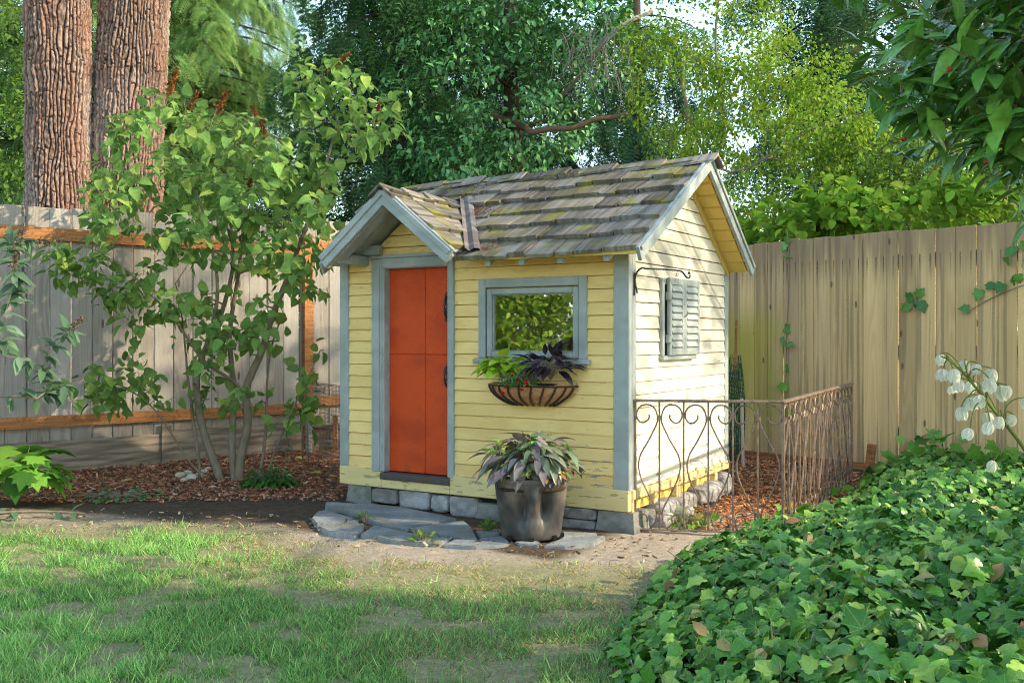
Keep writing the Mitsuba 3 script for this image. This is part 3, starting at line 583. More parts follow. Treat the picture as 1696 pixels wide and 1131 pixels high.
def cap(holder, a, b, y0, fs, bs, n, dx):
    """Overlapping cap boards in pairs along a ridge."""
    a, b = np.array(a, float), np.array(b, float); d = (b - a) / n
    for k in range(n):
        p = a + d * k - d * .12; q = a + d * (k + 1)
        for sgn, sl in ((-1, fs), (1, bs)):
            w = .095; side = np.array(dx) * sgn; dn = np.array([0, 0, -1.]) * sl * w; up = np.array([0, 0, .026 + .022 * rs.random()]); u2 = np.array([0, 0, .018])
            th = np.array([0, 0, .014])
            A, B = p + up, q + u2
            v = [A, A + th, A + side * w + dn, A + side * w + dn + th, B, B + th, B + side * w + dn, B + side * w + dn + th]
            f = BOXF if np.dot(np.cross(v[4] - v[0], v[2] - v[0]), [0, 0, 1]) > 0 else BOXF[:, ::-1]
            v = np.array(v) + .002 * rs.standard_normal((8, 3))
            f2 = trimesh.Trimesh(v, f, process=False); f = f[:, ::-1] if f2.volume < 0 else f
            H('ridge_board', (v, f), 'wood_shake', holder, uv=np.tile([0, rs.random()], (8, 1)))
cap(RF, [XR + .02, RY, RZ], [XL, RY, RZ], 0, SF, SB, 7, (0, 1, 0))
cap(PG, [GX, GY - .02, GZ - .012], [GX, yv(0) + .02, GZ - .012], 0, GS, GS, 4, (1, 0, 0))
# valley flashing: a bent metal strip running down each valley
for s in (1, -1):
    A = np.array([GX, yv(0) + .02, GZ + .045]); Bp = np.array([GX + s * (dv + .015), EY - .02, EZ + .035]); d = nrm(Bp - A)
    w1 = nrm(np.cross(d, nf)) * (1 if s > 0 else -1); w1 = w1 if w1[0] * s > 0 else -w1
    ww = .062; up = nf * .012; g0 = np.array([s * 0.0, 0, .028])
    pts = []
    for t in np.linspace(0, 1, 12):
        c = A + (Bp - A) * t; pts.append([c - w1 * .03 + g0, c + nf * .002, c + w1 * ww * .55 + up, c + w1 * ww, c + w1 * (ww + .006) - nf * .02])
    v = np.array(pts).reshape(-1, 3) + nf * .006; m = 5; f = []
    for i_ in range(11):
        for k in range(m - 1): a = i_ * m + k; f.append([a, a + 1, a + m + 1, a + m])
    v2 = np.vstack([v, v - nf * .003]); f = np.array(f); f2 = np.vstack([f, f[:, ::-1] + len(v)])
    H('valley_flashing', (v2, f2), 'flashing_metal', smooth=30)
# needles and twigs caught on the shakes
def litter():
    r = R(91); n = 2600; x = XL + .1 + (XR - XL - .15) * r.random(n); q = lf * (1 - np.abs(r.standard_normal(n)) * .33); ok = (q > .05) & (x < .1)
    vx = GX + dv * r.random(900); x2, q2 = vx + .06 * np.abs(r.standard_normal(900)) + .05, None
    y2 = yv(0) - (vx - GX) / dv * (yv(0) - EY) + .03; q2 = (y2 - EY) / sf[1]
    c = .5 + 0 * q; x = np.r_[x[ok], x2]; q = np.r_[q[ok], q2]; n = len(x)
    clump = meshkit.fbm(np.stack([x * 4, q * 5, x * 0], -1), 2, 4) > .44; x, q = x[clump], q[clump]; n = len(x)
    lay = .018 + .018 * (1 - (np.mod(q + .025, .205) / .205)); pos = np.array([XL * 0, EY, EZ]) + np.stack([x, 0 * x, 0 * x], 1) + sf * q[:, None] + nf * lay[:, None]
    ok = np.array([keepf(a - XL, b) for a, b in zip(x, q)]); pos = pos[ok]; n = len(pos)
    yv_ = rdir(n, r); yv_ -= nf * (yv_ @ nf)[:, None] * .8; 
    k = thing('needle_litter', 'brown conifer needles and twigs caught on the playhouse roof', 'needles'); used[k] = 0
    v, f, c = scatter(BLADE, pos, yv_, np.tile(nf, (n, 1)), .02 + .03 * r.random(n), shades(n, [(.16, .07, .045), (.10, .05, .035), (.22, .12, .07)], r), wid=.004)
    obj('needle_litter', (v, f, c), 'vertex_matte', tw=HOUSE, stuff=True)
litter()
# ---- foundation: cut and rough stones, concrete corner blocks
labels_found = H('foundation', join([box(-W + .06, -.06, .03, D - .03, -.05, .118)]), 'dark_gap')
def fst(u0, u1, z0, z1, seed, mat='grey_stone', y=-.02, pw=.30, d=.07):
    a, b = tx(u0, y), tx(u1, y); m = stone([(a + b) / 2, y + d * .75, (z0 + z1) / 2], [(b - a) / 2 - .004, d, (z1 - z0) / 2], seed, .13, pw)
    H('stone', m, mat, labels_found, uv=np.tile([0, rs.random()], (len(m[0]), 1)), smooth=40 if mat == 'x' else False)
def block(u0, u1, z1, seed, y=-.02):
    a, b = tx(u0, y), tx(u1, y); c = [[a - .012, y - .02, -.03], [a + .004, y, z1], [a, y + .2, -.03], [a, y + .2, z1], [b + .02, y - .03, -.03], [b, y - .004, z1], [b + .02, y + .2, -.03], [b, y + .2, z1]]
    m = trimesh.Trimesh(*hexa(c), process=False).subdivide().subdivide().subdivide(); v = np.array(m.vertices); v += (.012 * (meshkit.fbm(v * 22, 2, seed) - .5))[:, None] * np.sign(v - v.mean(0))
    H('concrete_block', (v, np.array(m.faces)), 'rough_concrete', labels_found)
block(577, 615, .125, 1); block(990, 1049, .122, 2); block(790, 828, .09, 3)
for n, (u0, u1, z0, z1) in enumerate([(616, 659, .018, .120), (660, 713, .0, .122), (714, 743, .0, .112), (744, 792, -.01, .118), (829, 880, .0, .12), (880, 931, .0, .11), (931, 989, .055, .124), (929, 986, -.02, .052)]): fst(u0, u1, z0, z1, 10 + n)
for n, y in enumerate(np.linspace(.16, 1.60, 12)):
    s = .05 + .035 * rs.random(); m = stone([.0 + .03 * rs.standard_normal() * .6, y, .04 + .05 * rs.random()], [.08, s + .03, .05 + .035 * rs.random()], 40 + n, .16, .5); H('stone', m, 'grey_stone', labels_found, uv=np.tile([0, .4 + .6 * rs.random()], (len(m[0]), 1)))
m = stone([.09, .30, .02], [.07, .09, .06], 61, .14, .45); H('stone', m, 'grey_stone', labels_found, uv=np.tile([0, .9], (len(m[0]), 1)))
m = stone([.10, .62, .02], [.06, .08, .05], 62, .14, .45); H('stone', m, 'grey_stone', labels_found, uv=np.tile([0, .9], (len(m[0]), 1)))
# ---------------------------------------------------------------- fences
def fence_frame(p, d):
    d = nrm(d); n = np.array([d[1], -d[0]]); n = n if n[1] < 0 else -n
    def f(s, o, z): return np.stack(np.broadcast_arrays(p[0] + d[0] * s + n[0] * o, p[1] + d[1] * s + n[1] * o, z), -1).astype(float)
    return f
def fbox(F, s0, s1, o0, o1, z0, z1):
    v = np.array([F(s, o, z) for s in (s0, s1) for o in (o0, o1) for z in (z0, z1)]); f = BOXF
    return v, (f if trimesh.Trimesh(v, f, process=False).volume > 0 else f[:, ::-1])
def board(F, key, s0, s1, o, z0, z1, mat, idx, r, name='board'):
    """A sawn board with eased edges along its height."""
    w = s1 - s0; lat = np.array([0, .004, w - .004, w]); pr = np.array([-.003, 0, 0, -.003]); tilt = .004 * r.standard_normal()
    zz = np.array([z0, z1 - .003, z1]); v, uv = [], []
    for z in zz:
        for l, q in zip(lat, pr): v.append(F(s0 + l + tilt * (z - z0) * .6, o + q - (.004 if z == z1 else 0), z)); uv.append([l / w, idx + z / 10])
    for z in zz:
        for l in lat: v.append(F(s0 + l + tilt * (z - z0) * .6, o - .018, z)); uv.append([l / w, idx + z / 10])
    f = []
    for a in range(2):
        for b in range(3):
            k = a * 4 + b; f.append([k, k + 1, k + 5, k + 4]); k += 12; f.append([k + 1, k, k + 4, k + 5])
        f += [[a * 4 + 12, a * 4, a * 4 + 4, a * 4 + 16], [a * 4 + 3, a * 4 + 15, a * 4 + 19, a * 4 + 7]]
    f += [[8, 9, 21, 20], [9, 10, 22, 21], [10, 11, 23, 22]]
    v, f = np.array(v), np.array(f); f = np.vstack([f[:, [0, 1, 2]], f[:, [0, 2, 3]]])
    v0 = trimesh.Trimesh(v, f, process=False); c = np.einsum('ij,ij->i', v0.face_normals, v0.triangles_center - v.mean(0)).sum()
    obj(name, (v, f if c > 0 else f[:, ::-1]), mat, key, uv=np.array(uv))
# left fence
LF0, LFD = np.array([-3.93, 8.6]), np.array([1.153, 1.0]); LFR = fence_frame(LF0, LFD); rf = R(19)
LFK = thing('grey_fence', 'weathered grey board fence with orange cedar rails behind the lilac', 'fence')
s, idx = -2.6, 0; SP = 2.42                                      # SP: where the corner post stands along it
while s < 5.3:
    w = .165 + .02 * rf.random(); gap = .004 + .010 * rf.random()
    if abs(s - SP) > .0:
        zt = 2.27 + .016 * (s + .2) + .008 * rf.standard_normal() + (.06 if s > SP else 0)
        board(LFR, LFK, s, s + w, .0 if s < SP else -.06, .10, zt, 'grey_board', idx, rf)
    s += w + gap; idx += 1
for z, h in ((2.04, .105), (.435, .095)):
    obj('rail', fbox(LFR, -2.7, SP - .05, .002, .045, z - h / 2, z + h / 2), 'cedar_rail', LFK)
    obj('rail', fbox(LFR, SP + .055, 5.3, -.056, -.015, z + .06 - h / 2, z + .06 + h / 2), 'cedar_rail', LFK)
obj('post', fbox(LFR, SP - .048, SP + .05, -.05, .055, -.2, 2.2), 'cedar_rail', LFK, label='upright orange cedar post')
for a, b, zz in ((-2.7, .99, .14), (.995, SP - .06, .17)): obj('kick_board', fbox(LFR, a, b, .003, .03, zz - .16, zz + .125), 'kick_wood', LFK)
obj('stake', fbox(LFR, .90, .99, .031, .055, -.1, .36), 'kick_wood', LFK)
# right fence, seen from its boarded side
RF0, RFD = np.array([2.304, 9.6]), np.array([-.652, .758]); RFR = fence_frame(RF0, RFD); rf = R(23)
RFK = thing('tan_fence', 'tall tan board fence with dark nail streaks behind the iron railing', 'fence')
s, idx = -6.4, 100
while s < 3.2:
    w = .150 + .018 * rf.random(); gap = .002 + .007 * rf.random() ** 2
    if -.50 < s < -.36: gap += .022
    zt = 2.055 + .006 * rf.standard_normal()
    board(RFR, RFK, s, s + w, 0.0, .06, zt, 'tan_board', idx, rf); s += w + gap; idx += 1
for z in (1.82, 1.05, .35): obj('rail', fbox(RFR, -6.5, 3.2, -.058, -.0185, z - .045, z + .045), 'kick_wood', RFK)
obj('kick_board', fbox(RFR, -6.5, 3.0, -.018, .012, -.12, .058), 'cedar_rail', RFK)
for q in (-6.0, -3.7, -1.3, 1.1): obj('post', fbox(RFR, q - .045, q + .045, -.15, -.0585, -.2, 1.95), 'kick_wood', RFK)
k = thing('wooden_stake', 'short orange stake leaning against the tan fence near the railing end', 'stake'); used[k] = 0
b0 = G(1436, 792); obj('wooden_stake', beam(b0 + [0, 0, -.05], b0 + [.05, .02, .28], .085, .03), 'cedar_rail')
k = thing('wooden_stake', 'thin brown pole standing upright in the corner behind the playhouse', 'stake'); used['wooden_stake'] = 1
b0 = G(1213, 764); scene[k] = mesh_dict(tube([b0, b0 + [.05, .05, 1.32]], .012, 8), 'cedar_rail')
k = thing('pipe', 'short pale plastic pipe standing beside the green netting', 'pipe'); b0 = G(1231, 778); scene[k] = mesh_dict(tube([b0, b0 + [.0, .05, .62]], .014, 10), 'pale_plastic')
# wire mesh panel and timber box at the left of the playhouse
WP = thing('wire_panel', 'rusty wire mesh panel between the cedar post and the playhouse', 'wire mesh')
A, B = G(500, 748), G(600, 778); A[2] = B[2] = 0; L = np.linalg.norm(B - A); d = (B - A) / L
for k, z in enumerate((.01, .71)): obj('frame', tube([A + [0, 0, z], B + [0, 0, z]], .004, 5), 'rusty_iron', WP)
for q in (0, L): obj('frame', tube([A + d * q, A + d * q + [0, 0, .71]], .004, 5), 'rusty_iron', WP)
obj('wires', join([tube([A + d * q + [0, 0, .01], A + d * q + [0, 0, .71]], .0022, 4, False) for q in np.arange(.035, L, .036)] + [tube([A + [0, 0, z], B + [0, 0, z]], .0022, 4, False) for z in np.arange(.05, .7, .038)]), 'rusty_iron', WP, stuff=True)
TB = thing('timber_box', 'low timber box behind the wire mesh panel', 'box'); c = G(552, 748); dd = np.array([LFD[0], LFD[1], 0]) / np.linalg.norm(LFD)
for z in (.02, .16): obj('plank', beam(c + [-.32, .1, z], c + [.35, .3, z], .03, .11), 'kick_wood', TB)
obj('lid', beam(c + [-.33, .16, .25], c + [.36, .36, .25], .22, .025), 'kick_wood', TB); obj('leg', beam(c + [.0, .12, -.05], c + [.0, .12, .36], .05, .05, up=(0, 1, 0)), 'cedar_rail', TB)
k = thing('metal_post', 'grey metal post at the foot of the cedar fence post', 'post'); c = G(512, 750); scene[k] = mesh_dict(tube([c, c + [0, 0, .5]], .03, 12), 'trim_paint')
# green netting roll
NT = thing('plastic_netting', 'roll of green plastic netting leaning in the corner behind the playhouse', 'netting')
def net():
    c = G(1211, 768); r = R(8); out = []; n, mz = 22, 24
    def at(k, z): a = k / n * 2 * np.pi * 1.0; q = .105 * (1 - .45 * (z / .95) ** 3) * (1 + .12 * math.sin(3 * a + z * 4)); return c + [q * math.cos(a) + .03 * z, q * math.sin(a) * .8, z]
    for k in range(n): out.append(tube(np.array([at(k + .5 * math.sin(z * 2), z) for z in np.linspace(.03, .92 + .08 * math.sin(k), 16)]), .0035, 4, False))
    for z in np.linspace(.05, .9, mz): out.append(tube(np.array([at(k, z + .015 * math.sin(k)) for k in np.arange(0, n + 1)]), .003, 4, False))
    obj('mesh', join(out), 'green_plastic', NT, stuff=True)
    obj('mesh_core', join([tube(np.array([c + [.05 * math.cos(a + q) + .02, .05 * math.sin(a + q), z] for z, a in zip(np.linspace(.02, .85, 14), np.linspace(0, 3, 14))]), .003, 4, False) for q in np.linspace(0, 6, 14)]), 'green_plastic', NT, stuff=True)
net()
# ---------------------------------------------------------------- wrought iron railing in two runs
RL = thing('iron_railing', 'rusty wrought iron railing with scrolls running from the playhouse corner to the back', 'railing')
LY = [(75, 197), (90, 245), (130, 258), (160, 225), (162, 180), (135, 138), (90, 124), (45, 140), (19, 190), (14, 240), (40, 310), (90, 410), (135, 490), (150, 560), (140, 640), (100, 740), (55, 830), (24, 900), (22, 950), (45, 1012), (90, 1046), (135, 1035), (157, 985), (145, 940), (112, 928), (88, 955), (92, 985)]
LYS = spline([(x / 175 * .1415, .765 - (y - 120) * .000810, 0) for x, y in LY], 74)
Z0 = .02
def run(A, B, n, z_off=0.0):
    A, B = np.array(A, float), np.array(B, float); L = np.linalg.norm(B - A); d = (B - A) / L; nn = np.array([d[1], -d[0], 0]); m = L / n
    up = lambda s, z, o=0: A + d * s + nn * o + np.array([0, 0, z])
    obj('top_rail', beam(up(-.02, .785), up(L + .02, .785), .032, .016), 'rusty_iron', RL)
    obj('bottom_rail', beam(up(0, Z0 + .0), up(L, Z0 + .0), .02, .008), 'rusty_iron', RL)
    def sq(s, z0, z1, w): return beam(up(s, z0), up(s, z1), w, w, .001, up=nn)
    for s in (0, L): obj('post', sq(s, -.04, .778, .016), 'rusty_iron', RL)
    for k in range(n):
        c = (k + .5) * m; obj('baluster', sq(c, Z0, .778, .0105), 'rusty_iron', RL)
        if k: obj('baluster', sq(k * m, Z0, .778, .0105), 'rusty_iron', RL)
        for sgn in (-1, 1):
            pts = np.array([up(c + sgn * x * m / .283, z) for x, z, _ in LYS]); obj('scroll', tube(pts, .0052, 5), 'rusty_iron', RL, smooth=50)
        obj('collar', join([sq(c, zz - .012, zz + .012, .026) for zz in (.685, .125)]), 'rusty_iron', RL)
RA, RB, RC = G(1052, 881), np.array([1.578, 5.80, 0]), np.array([2.74, 8.04, 0]); RA[2] = 0
run(RA, RB, 3); run(RB, RC, 8)
# ---------------------------------------------------------------- stones by the lilac, fallen leaves
rw = R(14)
for n, (u, v, a) in enumerate([(298, 787, 16), (311, 783, 14), (318, 792, 20), (330, 786, 13), (305, 794, 12), (338, 781, 14), (345, 775, 11), (352, 806, 11), (384, 807, 8), (478, 786, 10), (290, 792, 8)]):
    k = numbered('white_stone'); c = G(u, v + 4); s = a * c[1] / FPX * .5
    m = stone(c + [0, 0, s * .45], [s, s * .8, s * .72], 200 + n, .15, .75, 2); scene[k] = mesh_dict(m, 'pale_plastic', 40)
    lab = 'pale rounded stone in the small pile at the foot of the lilac' if n not in (7, 8, 9) else ('small pale stone lying alone on the mulch beside the lilac trunk', 'tiny pale stone just below the base of the lilac trunk', 'small pale stone behind the feathery groundcover plant')[n - 7]
    labels[k] = {'label': ['largest but one of the pale stones piled by the lilac, at the pile\'s left top', 'small pale stone at the back of the stone pile by the lilac', 'largest pale stone in the middle of the pile by the lilac', 'pale stone at the right of the pile, touching the lilac\'s left stem', 'small pale stone at the front left of the pile by the lilac', 'small pale stone behind the lilac\'s left stem, right end of the pile', 'farthest small pale stone between the two main lilac stems', lab, lab, lab, 'smallest pale stone at the left end of the pile by the lilac'][n], 'category': 'stone', 'group': 'pale stones by the lilac'}
for n, (u, v, c) in enumerate([(222, 800, 0), (155, 783, 1), (532, 790, 0), (500, 765, 1), (545, 770, 2), (588, 818, 1), (1305, 838, 0), (1180, 862, 1), (545, 795, 0), (520, 757, 2)]):
    k = numbered('fallen_leaf'); p = G(u, v); s = .07 + .04 * rw.random(); y = rdir(1, rw)[0]; y[2] = .1
    scene[k] = {**mesh_dict(OVAL4, 'vertex_matte', True, None, np.tile([(.45, .30, .12), (.50, .42, .10), (.45, .16, .05)][c], (len(OVAL4[0]), 1))), 'to_world': leaf_tw(p + [0, 0, .03], y, [.2 * rw.standard_normal(), -.3, 1], s)}
    labels[k] = {'label': ['tan fallen leaf on the mulch left of the lilac, before the kick board', 'yellow fallen leaf farthest left under the grey fence', 'tan fallen leaf nearest the left wall of the playhouse', 'yellow fallen leaf at the foot of the wire mesh panel', 'orange fallen leaf near the playhouse corner by the wire mesh', 'yellow fallen leaf beside the left end of the patio', 'tan fallen leaf in the sun behind the iron railing', 'yellow fallen leaf on the ground under the front of the iron railing', 'small tan fallen leaf between the wire mesh and the playhouse', 'orange fallen leaf next to the grey metal post'][n], 'category': 'leaf', 'group': 'fallen leaves on the mulch'}
# ---------------------------------------------------------------- pot on the patio and what grows in it
PT = thing('plant_pot', 'large dented black plastic nursery pot on the flagstones by the wall', 'pot')
PC = np.array([.109, 5.69, .03])
def pot():
    pr = [(0, 0), (.163, 0), (.170, .006), (.179, .07), (.192, .17), (.204, .26), (.211, .318), (.220, .322), (.222, .345), (.215, .348), (.203, .30), (.0, .30)]
    q = []
    for a, b in zip(pr[:-1], pr[1:]): q += [(a[0] + (b[0] - a[0]) * t, a[1] + (b[1] - a[1]) * t) for t in (np.linspace(0, 1, 7)[:-1] if abs(b[1] - a[1]) > .04 else [0, .5])]
    v, f = lathe(q + [pr[-1]], 96); ang = np.arctan2(v[:, 1], v[:, 0]); rad = np.hypot(v[:, 0], v[:, 1]) + 1e-9
    d = np.zeros(len(v))
    for a0, z0, wa, wz, dp in ((-1.85, .18, .15, .085, .065), (-1.15, .20, .14, .10, .07), (-1.5, .24, .12, .06, -.018), (-2.25, .12, .30, .08, .016), (-1.45, .13, .22, .03, .014)):
        d += dp * np.exp(-((ang - a0) / wa) ** 2 - ((v[:, 2] - z0) / wz) ** 2)
    d *= np.clip((.312 - v[:, 2]) / .06, 0, 1)
    k = np.where(rad > .1, (rad - d) / rad, 1); v[:, 0] *= k; v[:, 1] *= k
    obj('pot_body', (v + PC, f), 'pot_plastic', PT, smooth=50)
    obj('soil', stone(PC + [0, 0, .285], [.2, .2, .03], 5, .05, .8), 'potting_soil', PT, smooth=True)
    for a in (-1.57, -.75, -2.35, -.2): c = PC + [.178 * math.cos(a), .178 * math.sin(a), .004]; obj('drain_notch', box(c[0] - .012, c[0] + .012, c[1] - .012, c[1] + .012, c[2] - .002, c[2] + .02), 'dark_gap', PT)
pot()
def tuft(name, label, cat, c, n, rad, up, tm, size, mat, cols, seed, droop=.3, stem_col='twig_bark', limit=300, spread=1.0, group=None, dirbias=(0, -.25, 0), leafname='leaf'):
    """A low plant: leaves on stems fanning out from c."""
    r = R(seed); key = thing(name, label, cat, group); d = rdir(n, r); d[:, 2] = np.abs(d[:, 2]) * up; d = nrm(d + np.array(dirbias))
    L = (.45 + .55 * r.random(n)) ; pos = np.asarray(c) + d * L[:, None] * np.asarray(rad) * spread
    y = nrm(d * [1, 1, .6] + [0, 0, -droop] + .35 * rdir(n, r)); z = nrm(np.array([0, 0, 1.]) + .5 * d + .35 * rdir(n, r)); s = size * (.65 + .6 * r.random(n))
    st = [tube(np.array([np.asarray(c) + [0, 0, -.05], np.asarray(c) + (pos[i] - c) * .55 + [0, 0, .02], pos[i]]), [.003, .0025, .0012], 4, False) for i in range(0, n, 2)]
    obj('stem', join(st), stem_col, key); leaf_parts(key, tm, pos, y, z, s, mat, cols, r, limit, leafname); return key
top = PC + [0, 0, .36]
PURP = [(.12, .09, .105), (.17, .14, .145), (.075, .06, .07), (.25, .22, .21), (.15, .17, .11), (.12, .16, .09)]
tuft('purple_leaf_plant', 'dark purple grey leafed plant spilling over the rim of the black pot', 'plant', top + [0, 0, .03], 210, (.27, .23, .2), .9, LANCE, .115, 'leaf_gloss', PURP, 51, .45)
tuft('lime_plant', 'small lime green plant at the left edge of the black pot', 'plant', top + [-.19, -.02, .13], 34, (.06, .06, .05), 1, OVAL4, .035, 'leaf_soft', [(.32, .48, .06), (.40, .55, .10)], 52)
tuft('bronze_plant', 'bronze brown leaved plant at the top left of the black pot', 'plant', top + [-.07, .03, .10], 42, (.10, .08, .12), 1.4, OVAL4, .045, 'leaf_soft', [(.15, .10, .03), (.12, .05, .03), (.14, .15, .04)], 53)
tuft('pale_leaf_plant', 'plant with broad pale green leaves at the top of the black pot', 'plant', top + [.04, .0, .12], 16, (.09, .09, .08), 1.2, HEART, .10, 'leaf_gloss', [(.16, .30, .10), (.30, .42, .24), (.13, .30, .05)], 54)
tuft('green_leaf_plant', 'bright green leaves poking through the purple foliage at the front of the black pot', 'plant', top + [.03, -.13, .0], 26, (.20, .10, .12), .6, OVAL4, .055, 'leaf_soft', [(.20, .34, .05), (.30, .36, .08), (.32, .18, .07)], 55)
k = tuft('yellow_flower', 'pale yellow flower standing out at the right side of the black pot', 'flower', top + [.19, -.02, .09], 9, (.06, .06, .05), 1, OVAL4, .05, 'leaf_soft', [(.14, .25, .06)], 56)
c = top + [.205, -.05, .10]; r_ = R(57)
for i in range(14): d = rdir(1, r_)[0]; reuse('petal', mesh_dict(HEART4, 'leaf_soft', True, None, np.tile([.75, .62, .22], (len(HEART4[0]), 1))), k, leaf_tw(c, d, rdir(1, r_)[0], .034))

# ---------------------------------------------------------------- hay basket under the window
HB = thing('wall_basket', 'half round wall basket with coir liner hanging under the window', 'basket')
bx0, bx1, bz0, bz1 = tx(811, -.06), tx(952, -.06), .742, .868; bc, ba = (bx0 + bx1) / 2, (bx1 - bx0) / 2; bb = .17
def bowl(t, a, o=0.0):
    """t 0 = foot to 1 = rim, a 0..pi from the right end round the front to the left."""
    q = .50 + .50 * math.sin(t * math.pi / 2) ** .8; return [bc + (ba + o) * q * math.cos(a), -.03 - (bb + o) * (.25 + .75 * math.sin(t * 1.57) ** .7) * math.sin(a) - .0, bz0 + (bz1 - bz0) * t - o]
v, f = [], []; na, nt = 48, 12
for i in range(nt + 1):
    for a in np.linspace(0, np.pi, na): v.append(bowl(i / nt, a))
for i in range(nt):
    for j_ in range(na - 1): a = i * na + j_; f.append([a, a + 1, a + na + 1, a + na])
v = np.array(v); v += (.012 * (meshkit.fbm(v * 30, 3, 4) - .5))[:, None] * [1, 1, .6]; v[-na:, 2] += .03 * meshkit.noise(v[-na:] * [14, 0, 0], 3) - .004; nv = len(v)
back = np.vstack([v, v * [1, 0, 1] + [0, -.026, 0]])
lid = [[i_, i_ + 1, nv + i_ + 1, nv + i_] for i_ in range((nt - 1) * na, nt * na - 1)]
bot = [[i_ + 1, i_, nv + i_, nv + i_ + 1] for i_ in range(0, na - 1)]
obj('coir_liner', (back, np.vstack([f, np.array(lid), np.array(bot)])), 'coir', HB, tw=HOUSE)
obj('rim', tube([bowl(1, a, .006) for a in np.linspace(0, np.pi, 40)], .0065, 6), 'dark_metal', HB, tw=HOUSE)
for a in np.linspace(.22, np.pi - .22, 11): obj('rib', tube([bowl(t, a + .10 * (1 - t), .006) for t in np.linspace(0, 1, 12)], .0065, 6), 'dark_metal', HB, tw=HOUSE)
obj('bracket', cbox(bx0, bx1, -.036, -.028, bz1 - .006, bz1 + .006, .002), 'dark_metal', HB, tw=HOUSE)
def hb(u, v, y): return hw(tx(u, y), y, EYE - (v - CV) / FPX * hw(tx(u, y), y, 0)[1])
tuft('lime_vine', 'lime green leafy vine at the left end of the wall basket', 'plant', hb(836, 617, -.13), 60, (.14, .09, .12), 1.1, HEART, .08, 'leaf_soft', [(.38, .58, .04), (.45, .64, .07), (.30, .50, .035)], 61, .35)
tuft('dark_vine', 'blackish purple pointed leaves at the right end of the wall basket', 'plant', hb(912, 616, -.13), 56, (.14, .09, .13), 1.2, LANCE, .115, 'leaf_gloss', [(.022, .014, .028), (.03, .02, .035), (.018, .012, .02)], 62, .05)
k = tuft('red_verbena', 'feathery green plant with small red flowers in the middle of the wall basket', 'plant', hb(860, 634, -.19), 230, (.14, .08, .10), .5, LANCE, .03, 'leaf_soft', [(.09, .20, .05), (.12, .25, .06), (.16, .28, .10)], 63, .5)
r_ = R(64)
for (u, v) in [(848, 620), (832, 651), (871, 634), (838, 641), (864, 646), (858, 628)]:
    c = hb(u, v, -.24); reuse('flower', mesh_dict(join([scatter(HEART4, np.tile(c, (9, 1)), rdir(9, r_) * [1, 1, .6] + [0, -.2, .2], rdir(9, r_) + [0, -1, .3], .018, shades(9, [(.45, .01, .015), (.55, .02, .02)], r_))]), 'vertex_matte', True), k)

# ---------------------------------------------------------------- low plants
def low(name, label, u, v, n, rad, tm, size, cols, seed, mat='leaf_soft', **k): return tuft(name, label, 'plant', G(u, v) + [0, 0, .02], n, rad, .6, tm, size, mat, cols, seed, dirbias=(0, 0, .1), **k)
low('feathery_plant', 'low feathery green plant on the mulch to the right of the lilac trunks', 448, 806, 420, (.22, .2, .13), LANCE, .05, [(.05, .17, .035), (.08, .24, .04), (.10, .28, .05)], 71)
low('creeping_plant', 'dark creeping groundcover patch on the soil left of the lilac', 200, 828, 130, (.34, .18, .05), OVAL4, .05, [(.04, .10, .03), (.06, .13, .04)], 72, 'leaf_gloss')
low('seedling', 'small pale leaved seedling on the mulch near the wire mesh panel', 476, 752, 26, (.10, .1, .12), OVAL4, .045, [(.16, .24, .12)], 73)
low('weed', 'small bright green weed behind the foot of the iron railing', 1136, 872, 90, (.15, .13, .09), OVAL4, .045, [(.20, .38, .05), (.26, .42, .08)], 74)
low('weed', 'little tuft of green growing between the flagstones beside the pot', 808, 886, 30, (.04, .03, .07), LANCE, .05, [(.16, .28, .06)], 75, droop=-.8)
tuft('broad_leaf_plant', 'leafy plant with broad lobed leaves at the lower left edge of the lawn bed', 'plant', P(38, 790, 6.75), 46, (.30, .26, .24), .8, MAPLE, .17, 'leaf_soft', [(.14, .32, .045), (.20, .40, .06), (.08, .22, .04)], 76, .5)
low('weed', 'tiny weed in the joint at the left end of the flagstones', 606, 868, 22, (.05, .03, .05), LANCE, .04, [(.16, .28, .06)], 77, droop=-.6)
low('weed', 'tiny weed at the front edge of the flagstones below the door', 700, 905, 26, (.07, .03, .05), LANCE, .05, [(.20, .30, .08)], 78, droop=-.6)
